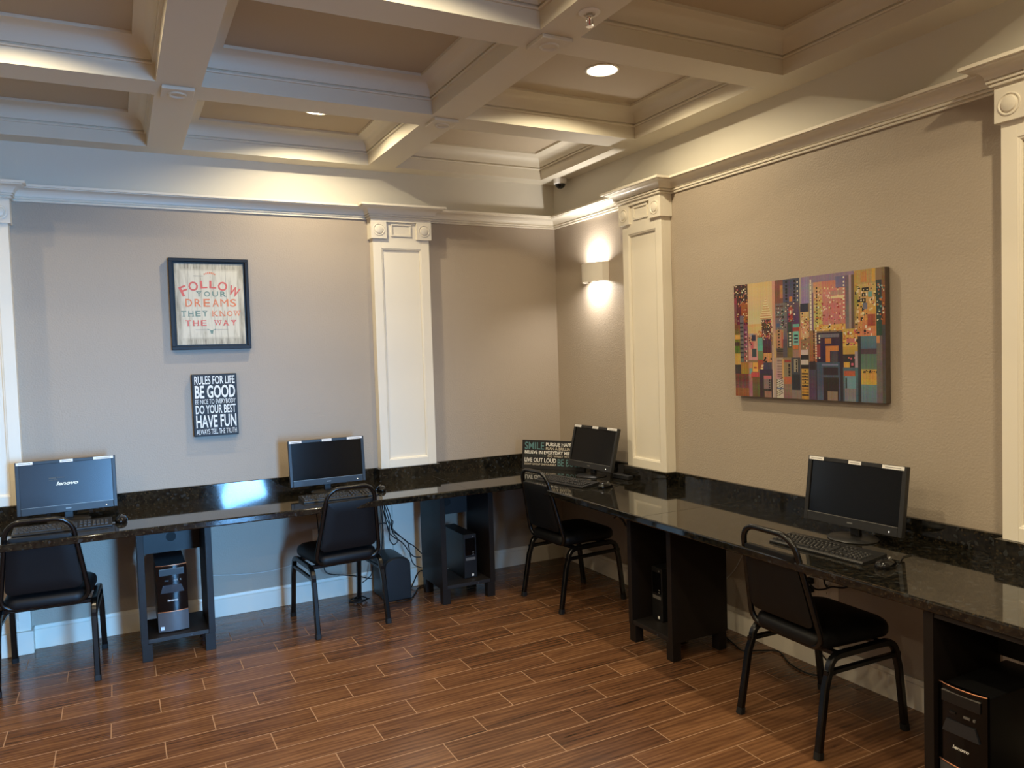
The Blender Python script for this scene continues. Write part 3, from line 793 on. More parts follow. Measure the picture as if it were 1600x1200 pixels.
# ------------------------------------------------------------------ wall pieces
def poster():
    W, H = .228, .277
    t = tag(empty('framed_poster', (-2.474, 0, 1.941), 0), 'black framed weathered plank poster with faded red and green motto', 'poster')
    fr = MAT['frame']
    b = MB(); o = .032
    for x0, x1, z0, z1 in ((-W, W, H-o+.012, H), (-W, W, -H, -H+o-.012), (-W, -W+o-.012, -H+o-.012, H-o+.012), (W-o+.012, W, -H+o-.012, H-o+.012)):
        b.box(x0, x1, -.036, 0, z0, z1, fr)
    b.build('frame', t, bevel=.002)
    b = MB(); b.box(-W+.02, W-.02, -.014, -.002, -H+.02, H-.02, MAT['black']); b.build('backing', t)
    b = MB(); pw, ph = W-.031, H-.031; b.box(-pw, pw, -.022, -.014, -ph, ph, MAT['print_']); p = b.build('print', t)
    y = -.022; d = .0008
    b = MB()
    # arched top word
    word = 'FOLLOW'; xs = [-.148, -.094, -.034, .018, .074, .140]; zs = [.080, .108, .119, .119, .109, .078]; an = [24, 7, 3, -2, -7, -22]; hs = [.060, .056, .046, .046, .056, .060]; ws = [.040, .054, .040, .040, .054, .062]
    for c, x, z, a, h, w in zip(word, xs, zs, an, hs, ws):
        M = Matrix.Translation((x, 0, z)) @ Matrix.Rotation(-R(a), 4, 'Y')
        b.text(c, MAT['red'], -w/2, -h/2, w, h, y=y, depth=d, offset=.02, M=M)
    def spaced(s, m, xc, z, w, h, off=.012):
        n = len(s); step = w/n
        for i, c in enumerate(s):
            nar = .34 if c in 'IJ' else (.92 if c in 'MW' else .74)
            b.text(c, m, xc-w/2+step*(i+.5), z, step*nar, h, y=y, depth=d, offset=off if c not in 'MWNK' else 0, align='c')
            if c not in 'OSDUM' and off > .013:      # slab serifs at the feet of the letters
                for q in ((-.36, .36) if c in 'HWAKNR' else (0,)):
                    cx = xc-w/2+step*(i+.5)+step*nar*q; zz = z if c not in 'WY' else z+h-.003
                    b.box(cx-.007, cx+.007, y-d*1.2, y, zz, zz+.003, m)
    spaced('YOUR', MAT['green'], .006, .046, .186, .032, .014)
    spaced('DREAMS', MAT['orange'], .004, -.016, .305, .047, .012)
    spaced('THEY', MAT['green'], -.094, -.075, .160, .034, .014)
    spaced('KNOW', MAT['orange'], .088, -.075, .172, .034, .014)
    spaced('THE', MAT['red'], -.088, -.132, .132, .034, .014)
    spaced('WAY', MAT['red'], .084, -.132, .138, .034, .014)
    # small flourish above, rule and steer skull below
    b.box(-.090, -.035, y-d, y, .170, .172, MAT['ink'])
    for i in range(7):
        b.box(-.028+.010*i-.003, -.028+.010*i+.003, y-d, y, .178+.006*sin(pi*i/6), .187+.010*sin(pi*i/6), MAT['orange'])
    b.box(-.092, -.022, y-d, y, -.157, -.1555, MAT['ink']); b.box(.022, .096, y-d, y, -.157, -.1555, MAT['ink'])
    b.prism([(-.010, -.160), (.010, -.160), (.005, -.182), (-.005, -.182)], y-d, y, MAT['green'], 'y')
    for s in (-1, 1): b.prism([(s*.008, -.160), (s*.022, -.158), (s*.024, -.150), (s*.016, -.155), (s*.008, -.156)], y-d, y, MAT['green'], 'y')
    b.build('lettering', p)
poster()

def rules_sign():
    W, H = .129, .190
    t = tag(empty('box_sign', (-2.474, 0, 1.323), 0), 'small black sign of white block lettering, hung below the framed poster', 'sign')
    b = MB(); b.box(-W, W, -.038, 0, -H, H, MAT['black']); f = b.build('board', t, bevel=.002)
    b = MB(); y = -.038; m = MAT['letter']; L = -W+.014; w = 2*W-.026
    for s, z0, z1, off in (('RULES FOR LIFE', .128, .178, .015), ('BE GOOD', .042, .122, .025), ('BE NICE TO EVERYBODY', .008, .036, 0), ('DO YOUR BEST', -.052, .001, .015), ('HAVE FUN', -.138, -.060, .02), ('ALWAYS TELL THE TRUTH', -.178, -.146, 0)):
        b.text(s, m, L, z0, w, z1-z0, y=y, depth=.001, offset=off)
    b.build('lettering', f)
rules_sign()

def slogan_board():
    W, H = .50, .205
    p0 = Vector((-.429, -.165)); p1 = Vector((-.218, -.499)); dr = (p1-p0).normalized()
    rz = math.atan2(dr.y, dr.x)
    t = tag(empty('slogan_board', (p0.x, p0.y, HC), rz), 'low wide black board of white and teal mottos leaning in the corner', 'sign')
    T = Matrix.Rotation(R(-6), 4, 'X')
    b = MB(); b.box(0, W, 0, .026, 0, H, MAT['black'], T); f = b.build('board', t, bevel=.0015)
    b = MB(); y = 0
    def tx(s, m, x, z, w, h, off=.012): b.text(s, m, x, z, w, h, y=y, depth=.001, offset=off, M=T)
    A, B_, C_, D_ = MAT['letter'], MAT['cream_letter'], MAT['teal_letter'], MAT['dim_letter']
    tx('SMILE', C_, .022, .138, .158, .052, .01)
    tx('PURSUE HAPPINESS', A, .194, .164, .285, .026, .02); tx('PLAN A BRILLIANT LIFE', B_, .194, .138, .285, .019)
    tx('BELIEVE IN EVERYDAY MIRACLES', A, .022, .106, .457, .024, .02)
    tx('HELP OTHERS OFTEN', D_, .022, .086, .172, .014); tx('DO WHAT YOU THINK', B_, .210, .086, .269, .014)
    tx('LIVE OUT LOUD', A, .022, .047, .256, .031, .02)
    tx('BE BOLD', C_, .290, .026, .189, .050, .01)
    tx("DON'T GIVE UP ON YOURSELF", B_, .022, .026, .256, .014)
    b.build('lettering', f)
slogan_board()

# ------------------------------------------------------------------ city canvas (painted strokes as face colours)
def city_canvas():
    import numpy as np
    W, H = .912, .592; nx, ny = 228, 148
    rng = np.random.default_rng(5)
    img = np.zeros((ny, nx, 3)); img[:] = (150, 120, 90)
    def rect(u0, u1, v0, v1, c, j=10):
        x0, x1, y0, y1 = int(u0*nx), max(int(u0*nx)+1, int(u1*nx)), int(v0*ny), max(int(v0*ny)+1, int(v1*ny))
        h, w = img[y0:y1, x0:x1].shape[:2]
        if not h or not w: return
        col = np.array(c, float) + rng.normal(0, j, (1, w, 3))*.55 + rng.normal(0, j*.45, (h, w, 3)) + np.cumsum(rng.normal(0, j*.22, (h, 1, 3)), 0)
        img[y0:y1, x0:x1] = col
    def dots(u0, u1, v0, v1, cols, n, s=(1, 2)):
        for _ in range(n):
            x = int(rng.uniform(u0, u1)*nx); y = int(rng.uniform(v0, v1)*ny); k = int(rng.integers(s[0], s[1]+1)); l = int(rng.integers(s[0], s[1]+1))
            img[y:y+l, x:x+k] = np.array(cols[int(rng.integers(len(cols)))]) + rng.normal(0, 8, 3)
    def column(u, v0, v1, c, n, w=1, h=1):
        for i in range(n):
            y = int((v0+(v1-v0)*i/max(1, n-1))*ny); x = int(u*nx); img[y:y+h+1, x:x+w+1] = c
    def stripes(u0, u1, v0, v1, c, n):
        for i in range(n):
            v = v0+(v1-v0)*i/n; rect(u0, u1, v, v+(v1-v0)/n*.4, c, 5)
    CR, BK, WH, OR, PK, TL, YE, RD, NV = (246, 222, 168), (34, 26, 28), (250, 238, 214), (222, 130, 62), (216, 108, 118), (108, 176, 172), (226, 176, 70), (176, 60, 52), (46, 48, 78)
    # ---- left tower
    rect(0, .11, 0, .36, (74, 44, 50), 18); dots(0, .11, 0, .36, [BK, WH, RD, OR, NV, CR, PK], 150)
    rect(.06, .11, .16, .34, (176, 98, 52), 16); dots(.06, .115, .15, .36, [BK, CR, OR, RD], 45)
    rect(0, .025, .12, .40, (150, 54, 66), 20); rect(0, .045, .36, .72, (120, 66, 52), 22); rect(.0, .045, .45, .49, YE); rect(0, .04, .52, .55, (70, 40, 36)); rect(0, .045, .62, .72, (210, 166, 70), 14)
    rect(.045, .075, .28, .70, (110, 100, 124), 12); stripes(.047, .073, .34, .68, (40, 40, 58), 9); rect(.075, .108, .36, .70, (150, 62, 78), 18); column(.088, .42, .68, WH, 7); column(.082, .40, .68, BK, 8)
    rect(.0, .05, .72, .80, (58, 46, 42)); rect(.05, .11, .70, .84, (178, 128, 48), 14); rect(0, .11, .80, .93, (138, 66, 54), 18); rect(0, .11, .93, 1, (150, 98, 56), 14)
    # ---- peach sky and stepped spire
    rect(.11, .305, 0, .44, (238, 200, 132), 7); rect(.11, .22, .36, .46, (236, 190, 110), 12)
    for i in range(9):
        hw = .006+.0045*i; v = .14+.02*i; rect(.248-hw, .248+hw, v, v+.012, (244, 222, 172), 8); rect(.248-hw, .248+hw, v+.012, v+.019, (206, 150, 92), 8)
    rect(.215, .288, .33, .66, (96, 56, 60), 18); dots(.215, .290, .33, .52, [WH, CR, PK, BK, OR, RD], 95); rect(.225, .280, .50, .66, (78, 44, 62), 12); dots(.19, .225, .42, .5, [RD, OR, BK, WH], 25)
    rect(.112, .180, .44, .68, (218, 154, 128), 12); rect(.120, .150, .44, .47, (170, 164, 180)); rect(.140, .168, .455, .51, NV, 6); rect(.128, .150, .52, .58, PK, 10); rect(.140, .172, .58, .655, (70, 74, 88), 8); dots(.115, .14, .46, .54, [BK], 5, (2, 2))
    rect(.182, .222, .48, .60, TL, 12); rect(.185, .222, .60, .68, (116, 140, 100), 10); rect(.225, .288, .62, .70, (222, 160, 92), 14); dots(.225, .285, .63, .69, [BK], 5, (2, 3)); rect(.225, .288, .70, .76, (72, 70, 96), 10)
    rect(.112, .140, .70, .83, (206, 150, 110), 14); rect(.117, .140, .75, .80, TL, 8); rect(.142, .180, .70, .78, (228, 170, 88), 12); rect(.150, .175, .74, .755, RD); rect(.180, .225, .68, .76, (178, 66, 58), 12); dots(.185, .215, .70, .76, [CR], 4, (2, 3))
    rect(.195, .295, .76, .80, (62, 44, 78), 8); rect(.110, .145, .82, 1, (176, 144, 126), 12); rect(.130, .190, .79, .84, (210, 78, 82), 12); rect(.140, .195, .83, 1, (126, 98, 56), 14)
    rect(.195, .290, .80, 1, (64, 56, 66), 10); rect(.225, .280, .82, .93, (142, 122, 116), 10); rect(.225, .285, .815, .84, PK, 8); column(.265, .85, .93, BK, 5); rect(.230, .285, .95, 1, (166, 118, 104), 10)
    rect(.297, .318, 0, 1, (226, 164, 146), 8); rect(.305, .318, .45, .66, (232, 182, 120), 8); rect(.292, .300, .55, 1, (206, 170, 160), 8)
    # ---- centre left blocks
    rect(.318, .375, 0, .20, (132, 80, 74), 12); rect(.355, .375, .05, .16, (200, 140, 80), 12); rect(.375, .490, 0, .20, (70, 74, 104), 12)
    column(.392, .02, .19, BK, 7, 2, 2); column(.448, .02, .19, BK, 7, 2, 2); column(.470, .03, .18, WH, 5); rect(.420, .440, .15, .19, OR, 8)
    rect(.318, .400, .20, .60, (126, 122, 120), 12); stripes(.322, .350, .22, .34, (96, 62, 50), 4); stripes(.355, .375, .22, .34, (96, 62, 50), 4); column(.362, .25, .37, BK, 5, 3, 2); column(.364, .255, .375, WH, 5, 1, 0)
    dots(.32, .40, .22, .42, [BK, RD, WH, TL], 30); rect(.325, .350, .37, .40, (76, 98, 148), 6); column(.338, .42, .56, BK, 6, 2, 1); rect(.318, .375, .42, .58, (196, 148, 108), 12); column(.335, .43, .57, BK, 6, 2, 1); rect(.360, .372, .44, .58, (200, 100, 70), 8)
    rect(.400, .490, .20, .45, (98, 82, 102), 14); rect(.415, .440, .24, .36, (188, 76, 62), 16); dots(.40, .45, .2, .36, [TL, WH, OR, BK], 28); rect(.405, .432, .36, .62, (62, 72, 72), 10); column(.415, .45, .58, WH, 6, 2, 1)
    rect(.440, .485, .38, .41, TL); rect(.440, .485, .41, .44, RD, 10); rect(.440, .482, .445, .56, (120, 200, 196), 8); stripes(.450, .474, .47, .55, NV, 3); rect(.440, .475, .56, .59, (220, 118, 60), 8); rect(.440, .490, .60, .66, (176, 120, 116), 10); rect(.483, .495, .40, .66, (220, 140, 76), 10)
    rect(.325, .372, .58, .66, (112, 92, 78), 8); stripes(.325, .372, .59, .65, (52, 44, 44), 4); rect(.372, .400, .50, .66, (96, 84, 104), 8); rect(.400, .435, .58, .66, (120, 110, 50), 8)
    rect(.318, .372, .66, .84, (190, 160, 148), 8); rect(.362, .374, .67, .84, (228, 170, 108), 6); stripes(.325, .360, .68, .80, (150, 120, 116), 5); stripes(.325, .360, .80, .86, (90, 60, 60), 3)
    rect(.322, .372, .84, 1, (222, 216, 206), 8)
    for i in range(24):
        for s in range(9): 
            x = int((.324+.0048*s)*nx); y = int((.85+.0062*i-.003*s)*ny)
            if (i+0) % 3 == 0 and y < ny-1: img[y, x] = (54, 46, 46)
    rect(.322, .372, .915, .93, (110, 120, 160), 5); rect(.375, .425, .66, .82, (150, 130, 96), 10); column(.405, .71, .82, BK, 7, 2, 1); rect(.378, .425, .68, .70, RD, 8); rect(.375, .428, .82, .88, (200, 104, 76), 10); rect(.375, .428, .88, 1, (150, 116, 100), 12)
    rect(.428, .490, .66, 1, (70, 74, 88), 10); rect(.445, .470, .67, .78, (170, 160, 140), 6); column(.457, .68, .77, BK, 6); rect(.428, .490, .93, 1, (140, 128, 124), 8); rect(.430, .485, .80, .93, (44, 46, 58), 6)
    # ---- lavender strip, cream tower
    rect(.490, .555, 0, .22, (160, 134, 176), 10); rect(.490, .500, 0, .24, (190, 180, 160), 6); rect(.492, .545, .22, .29, NV, 6); rect(.492, .550, .29, .50, (222, 190, 130), 12); dots(.492, .55, .29, .62, [WH, RD, OR, BK, YE, CR, PK], 85); rect(.494, .540, .60, .64, (214, 196, 196), 6); rect(.494, .545, .64, .68, (44, 40, 40)); rect(.494, .540, .68, .72, (214, 196, 196), 6); rect(.494, .545, .72, .755, BK, 4); rect(.496, .540, .755, 1, (214, 164, 66), 10); stripes(.496, .540, .79, .99, (74, 52, 36), 8); column(.515, .76, .88, BK, 6)
    rect(.555, .590, 0, .70, (178, 168, 164), 8); rect(.572, .590, .14, .66, (120, 92, 132), 8)
    # ---- big rose tower with lavender frame
    rect(.555, .830, 0, .06, (156, 128, 160), 8); rect(.580, .780, .055, .44, (226, 158, 118), 12); rect(.580, .640, .10, .44, (226, 176, 112), 12); rect(.640, .720, .055, .12, (216, 130, 120), 10)
    column(.560, .03, .60, WH, 34); column(.600, .10, .40, BK, 13); dots(.585, .78, .10, .44, [CR, PK, WH, OR, RD, (150, 90, 80)], 190); rect(.690, .770, .18, .20, CR, 8); rect(.690, .770, .14, .17, (190, 150, 140), 10); rect(.600, .780, .40, .45, (234, 186, 92), 12); dots(.6, .78, .39, .45, [WH, OR, BK], 35)
    rect(.722, .778, .03, .12, (110, 108, 160), 8); column(.765, .04, .32, WH, 11); rect(.780, .800, .03, .46, (126, 98, 128), 8); rect(.800, .815, .03, .46, (196, 160, 168), 6); rect(.815, .832, .03, .46, (120, 90, 64), 6)
    # ---- yellow tower on the right, dark stripe
    rect(.832, .955, 0, .12, (204, 162, 84), 14); rect(.870, .900, .02, .10, (214, 140, 76), 10); rect(.930, .950, 0, .10, YE, 8); rect(.832, .955, .11, .56, (216, 184, 112), 12); rect(.832, .855, .02, .5, (206, 160, 80), 12); dots(.835, .955, .10, .56, [BK, BK, WH, YE, OR, CR], 150, (1, 3))
    for i, (a, b_) in enumerate(((.876, .14), (.876, .18), (.876, .22), (.860, .22), (.895, .14))):
        rect(a, a+.020, b_, b_+.028, BK, 4); rect(a+.006, a+.014, b_+.009, b_+.020, CR, 4)
    rect(.912, .930, .17, .21, TL, 6); rect(.880, .905, .25, .30, (120, 116, 150), 8); rect(.905, .950, .34, .43, (180, 80, 60), 14); rect(.955, .985, .09, .60, (50, 70, 76), 10); rect(.985, 1, 0, .5, (130, 110, 70), 14); dots(.955, .995, .12, .40, [WH, TL, BK, OR], 50)
    # ---- lower right
    rect(.555, .600, .44, .74, (170, 120, 84), 14); column(.575, .44, .70, BK, 16); column(.590, .44, .66, WH, 12); rect(.545, .600, .70, 1, (66, 66, 98), 10); rect(.550, .590, .69, .76, (50, 36, 44), 6); rect(.595, .615, .72, 1, (50, 40, 44), 6)
    rect(.600, .760, .46, .70, (60, 46, 64), 12); rect(.612, .740, .475, .50, (120, 116, 140), 8); rect(.650, .690, .51, .55, (206, 120, 64), 10); rect(.655, .735, .57, .61, (226, 136, 66), 10); rect(.655, .682, .57, .71, (222, 134, 66), 8); rect(.690, .730, .61, .72, (70, 66, 92), 10); column(.612, .48, .66, WH, 8); rect(.600, .622, .56, .66, (170, 70, 66), 8)
    rect(.600, .745, .70, 1, (70, 84, 112), 10); rect(.640, .730, .74, .80, (48, 32, 42), 6); rect(.640, .735, .82, 1, (52, 42, 40), 8); rect(.665, .725, .93, 1, (150, 126, 112), 8); rect(.630, .730, .71, .725, (120, 130, 170), 6); rect(.745, .762, .46, 1, (40, 34, 46), 5)
    rect(.762, .850, .44, .62, (214, 172, 78), 14); dots(.762, .85, .44, .56, [WH, BK, RD, PK, OR, YE, BK], 70, (1, 3)); rect(.785, .830, .52, .55, PK, 14); rect(.762, .850, .58, .64, (218, 168, 64), 10); rect(.762, .850, .64, .74, (50, 44, 56), 8); dots(.765, .83, .64, .72, [OR, PK], 5, (2, 3)); rect(.765, .800, .70, .74, YE, 10); rect(.832, .850, .62, .74, (170, 160, 176), 6)
    rect(.762, .850, .74, 1, (84, 110, 130), 10); rect(.765, .830, .77, .81, (200, 98, 66), 10); rect(.768, .835, .81, .90, (110, 158, 176), 8); rect(.768, .835, .90, 1, (140, 132, 140), 12); column(.772, .82, .89, BK, 6); rect(.850, .870, .50, 1, (50, 48, 60), 6)
    rect(.866, .960, .50, .60, (88, 126, 142), 8); rect(.866, .960, .60, .64, (84, 60, 76), 6); rect(.866, .955, .64, .76, (92, 122, 112), 8); rect(.866, .960, .755, .88, (206, 170, 80), 14); column(.880, .765, .765, BK, 1, 2, 1); dots(.87, .955, .76, .775, [BK], 12); rect(.866, .965, .87, 1, (112, 142, 152), 10); rect(.955, 1, .50, 1, (110, 102, 98), 10); rect(.955, .972, .50, .56, (220, 150, 90), 6); rect(.985, 1, .42, 1, (70, 74, 72), 8)
    g = img.mean(2, keepdims=True); img = (g + (img-g)*.9)*.84
    img = np.clip(img, 10, 255)/255
    li = np.where(img <= .04045, img/12.92, ((img+.055)/1.055)**2.4)
    t = tag(empty('canvas_picture', (0, -2.383, 1.6135), -pi/2), 'frameless abstract city canvas in amber, rose and teal', 'painting')
    b = MB(); b.box(-W/2, W/2, -.034, -.002, -H/2, H/2, MAT['canvas_side']); bx = b.build('stretched_edge', t, bevel=.001)
    xs = [-W/2+W*i/nx for i in range(nx+1)]; zs = [H/2-H*j/ny for j in range(ny+1)]
    v = [(x, -.0345, z) for z in zs for x in xs]; n = nx+1
    f = [(j*n+i, (j+1)*n+i, (j+1)*n+i+1, j*n+i+1) for j in range(ny) for i in range(nx)]
    me = bpy.data.meshes.new('painted_face'); me.from_pydata(v, [], f); me.materials.append(MAT['canvas'])
    ca = me.color_attributes.new('paint', 'FLOAT_COLOR', 'CORNER')
    arr = np.ones((ny*nx, 4, 4), np.float32); arr[:, :, :3] = li.reshape(-1, 1, 3)
    ca.data.foreach_set('color', arr.ravel()); me.update()
    o = bpy.data.objects.new('painted_face', me); COL.objects.link(o); o.parent = t
city_canvas()

# ------------------------------------------------------------------ wall sconce
def sconce():
    t = tag(empty('wall_sconce', (0, -.577, 2.058), -pi/2), 'cream bow-fronted sconce throwing light up and down the corner wall', 'lamp')
    h = .128; w = .130; n = 14
    out = [(-w, 0), (-w, -.052)] + [(-w+2*w*i/n, -.052-.048*(1-(2*i/n-1)**2)) for i in range(1, n)] + [(w, -.052), (w, 0)]
    k = .004
    inn = [(-w+k, 0), (-w+k, -.052+k*.5)] + [((-w+2*w*i/n)*(1-k/w), -.052+k-.048*(1-(2*i/n-1)**2)) for i in range(1, n)] + [(w-k, -.052+k*.5), (w-k, 0)]
    N = len(out); v = [(x, y, 0) for x, y in out]+[(x, y, h) for x, y in out]+[(x, y, 0) for x, y in inn]+[(x, y, h) for x, y in inn]; f = []
    for i in range(N-1): f += [(i, i+1, N+i+1, N+i), (2*N+i+1, 2*N+i, 3*N+i, 3*N+i+1), (i+1, i, 2*N+i, 2*N+i+1), (N+i, N+i+1, 3*N+i+1, 3*N+i)]
    b = MB(); b.add(v, f, MAT['fixture']); b.build('shade', t, smooth=30)
    b = MB(); b.box(-w+.01, w-.01, -.008, 0, .01, h-.01, MAT['fixture']); b.build('back_plate', t)
    b = MB(); b.box(-.05, .05, -.060, -.008, .052, .076, MAT['fixture']); b.build('lamp_holder', t)
    b = MB(); b.box(-.042, .042, -.056, -.014, .0765, .079, MAT['led']); b.box(-.042, .042, -.056, -.014, .049, .0515, MAT['led']); b.build('led_panel', t)
    for z, rx in ((.108, pi), (.020, 0)):
        l = bpy.data.lights.new('sconce_light', 'AREA'); l.shape = 'RECTANGLE'; l.size = .15; l.size_y = .03; l.energy = SCONCE_W; l.color = (1, .93, .84); l.spread = R(160)
        o = bpy.data.objects.new('sconce_light', l); COL.objects.link(o); o.parent = t; o.location = (0, -.058, z); o.rotation_euler = (rx, 0, 0)
SCONCE_W = 5.0
sconce()

# ------------------------------------------------------------------ ceiling fittings
DOWN_W = 18.5
def downlight(i, j, label):
    x, y = lamp_xy(i, j)
    t = tag(empty('ceiling_downlight', (x, y, ZP)), label, 'ceiling light', 'recessed downlights in the coffers')
    b = MB(); b.lathe([(CAN-.002, 0), (.088, 0), (.088, -.003), (.083, -.006), (CAN+.002, -.005), (CAN-.002, -.001), (CAN-.002, 0)], MAT['fixture'], n=36); b.build('trim_ring', t, smooth=50)
    b = MB(); b.lathe([(CAN-.001, 0), (CAN-.001, .06), (0, .06)], MAT['fixture'], n=36); b.build('can', t, smooth=50)
    b = MB(); b.lathe([(0, .020), (.070, .020), (.070, .027), (0, .027)], MAT['lamp'], n=36); b.build('lens', t, smooth=60)
    l = bpy.data.lights.new('downlight_lamp', 'AREA'); l.shape = 'DISK'; l.size = .06; l.energy = DOWN_W; l.color = (1, .84, .565); l.spread = R(172)
    o = bpy.data.objects.new('downlight_lamp', l); COL.objects.link(o); o.parent = t; o.location = (0, 0, .018)
for i, j in LIT:
    if (i, j) == (1, 0): lab = 'downlight almost hidden by the beam, in the coffer above the framed poster'
    elif (i, j) == (0, 1): lab = 'glowing round downlight in the coffer below right of the sprinkler'
    else: lab = 'glowing round downlight hidden above the coffer beams'
    downlight(i, j, lab)

def sprinkler():
    t = tag(empty('fire_sprinkler', (-1.389, -2.638, ZB)), 'chrome pendent sprinkler head under the ceiling beam', 'sprinkler')
    b = MB(); b.lathe([(0, 0), (.040, 0), (.041, -.003), (.034, -.009), (.022, -.010), (.022, -.004), (0, -.004)], MAT['fixture'], n=32); b.build('escutcheon', t, smooth=40)
    b = MB(); b.lathe([(0, -.003), (.012, -.003), (.012, -.020), (.008, -.024), (0, -.024)], MAT['chrome'], n=18); b.build('body', t, smooth=40)
    for s in (-1, 1):
        b = MB(); b.tube(smooth_path([(s*.009, 0, -.020), (s*.013, 0, -.032), (s*.010, 0, -.044), (0, 0, -.050)]), .0025, MAT['chrome'], 8); b.build('frame_arm', t, smooth=60)
    b = MB(); b.cyl((0, 0, -.046), .0025, .024, mat('red_glass_bulb', (150, 60, 50), .2), 10); b.build('glass_bulb', t)
    b = MB(); n = 24; v = []
    for i in range(n):
        r = .017 if i % 2 else .011; a = 2*pi*i/n; v.append((r*cos(a), r*sin(a)))
    b.prism(v, -.054, -.052, MAT['chrome'], 'z'); b.build('deflector', t)
sprinkler()

def dome_camera():
    t = tag(empty('ceiling_dome_camera', (-.068, -.215, ZB)), 'white dome security camera with smoked bubble under the corner beam', 'camera')
    b = MB(); b.lathe([(0, 0), (.050, 0), (.050, -.022), (.047, -.034), (.040, -.038), (0, -.038)], MAT['white'], n=32); b.build('housing', t, smooth=40)
    b = MB(); b.lathe([(.038, -.034)] + [(.038*cos(a*pi/2/8), -.036-.034*sin(a*pi/2/8)) for a in range(0, 8)] + [(0, -.070)], MAT['dome'], n=32); b.build('bubble', t, smooth=60)
dome_camera()

# ------------------------------------------------------------------ outlets, cords, boxes under the counter
def outlet(loc, rz, label, gangs=1):
    t = tag(empty('wall_outlet', loc, rz), label, 'outlet', 'ivory outlet plates')
    w = .037+.022*(gangs-1)
    b = MB(); b.box(-w, w, -.005, 0, -.058, .058, MAT['plate']); b.build('plate', t, bevel=.002)
    for z in (-.021, .021):
        b = MB(); b.box(-.017, .017, -.0065, -.004, z-.014, z+.014, MAT['plate']); s = b.build('socket', t, bevel=.001)
        q = MB()
        for x in (-.007, .007): q.box(x-.001, x+.001, -.007, -.006, z-.004, z+.006, MAT['cap'])
        q.build('slot', s)
    return t
outlet((-1.875, 0, .41), 0, 'ivory outlet plate low on the far wall behind a chair')
outlet((0, -2.492, .400), -pi/2, 'ivory outlet plate under the counter, further from the room corner', 2)
outlet((0, -2.395, .400), -pi/2, 'ivory outlet plate beside a chair back, nearer the room corner')

def cord(name, pts, r, label, m='cord', group=None, cat='cable', k=7):
    b = MB(); b.tube(smooth_path(pts, k), r, MAT[m], 8); o = b.build(name, smooth=60); tag(o, label, cat, group); return o
G = 'cords hanging under the counter'
z = HC-TC-.003
cord('hanging_cable', [(-1.486, -.22, z), (-1.482, -.22, .613), (-1.467, -.22, .549), (-1.449, -.22, .478), (-1.43, -.22, .442), (-1.362, -.22, .37), (-1.333, -.22, .343), (-1.292, -.22, .314), (-1.240, -.225, .256)], .0035, 'cord of the bundle entering the corner cabinet highest', group=G)
cord('looped_cable', [(-1.493, -.235, z), (-1.49, -.23, .615), (-1.482, -.23, .541), (-1.461, -.23, .482), (-1.46, -.23, .431), (-1.462, -.23, .386), (-1.437, -.23, .348), (-1.41, -.23, .361), (-1.412, -.23, .39), (-1.44, -.236, .428), (-1.444, -.24, .468), (-1.437, -.24, .501), (-1.446, -.232, .515)], .0035, 'black cord tied up in a hanging loop')
cord('hanging_cable', [(-1.470, -.205, z), (-1.467, -.21, .609), (-1.449, -.21, .55), (-1.439, -.21, .487), (-1.438, -.21, .441), (-1.387, -.21, .394), (-1.335, -.21, .347), (-1.324, -.21, .31), (-1.317, -.21, .263), (-1.304, -.21, .209), (-1.281, -.21, .177), (-1.240, -.215, .157)], .0035, 'cord of the bundle sagging lowest before the corner cabinet', group=G)
cord('hanging_cable', [(-1.497, -.195, z), (-1.493, -.2, .611), (-1.483, -.2, .553), (-1.468, -.2, .483), (-1.453, -.2, .424), (-1.419, -.2, .385), (-1.379, -.2, .356), (-1.35, -.2, .324), (-1.322, -.2, .279), (-1.287, -.2, .239), (-1.240, -.205, .227)], .0035, 'cord of the bundle entering the corner cabinet at middle height', group=G)
cord('hanging_cable', [(-1.520, -.24, z), (-1.517, -.24, .62), (-1.511, -.24, .547), (-1.508, -.24, .462), (-1.515, -.24, .378), (-1.526, -.24, .296), (-1.53, -.238, .268)], .004, 'black cord dropping straight to the domed backup unit', group=G)
cord('hanging_cable', [(-1.60, -.235, .50), (-1.53, -.235, .497), (-1.489, -.235, .497), (-1.47, -.235, .466), (-1.466, -.24, .426)], .0035, 'short black cord crossing behind the chair into the bundle', group=G)
cord('floor_cable', [(-1.47, -.355, .006), (-1.432, -.365, .006), (-1.37, -.345, .006), (-1.30, -.24, .006), (-1.254, -.165, .006), (-1.197, -.118, .006)], .004, 'black cord on the floor from the backup unit to the cabinet')
cord('floor_cable', [(-1.34, -.20, .006), (-1.291, -.13, .008), (-1.259, -.1, .035), (-1.232, -.1, .084), (-1.206, -.102, .106), (-1.19, -.12, .10)], .004, 'black cord arching up behind the corner cabinet')
cord('hanging_cable', [(-1.905, -.1, z), (-1.902, -.1, .599), (-1.895, -.1, .503), (-1.889, -.07, .42), (-1.885, -.012, .395)], .0035, 'black cord running down to the far wall outlet', group=G)
cord('hanging_cable', [(-1.872, -.012, .43), (-1.868, -.07, .33), (-1.865, -.08, .252), (-1.859, -.08, .207), (-1.827, -.08, .176), (-1.732, -.08, .153), (-1.635, -.08, .13), (-1.582, -.08, .11), (-1.545, -.085, .10)], .0035, 'black cord sagging low along the far baseboard', group=G)
cord('hanging_cable', [(-1.62, -.10, .09), (-1.596, -.1, .102), (-1.556, -.1, .133), (-1.545, -.105, .187)], .0035, 'short slanting black cord left of the backup unit', group=G)
cord('coiled_cable', [(-1.70+.05*cos(a*.9)+.004*a, -.20+.05*sin(a*.9), .006+.0012*a) for a in range(14)], .0045, 'black cord coiled on the floor left of the backup unit')
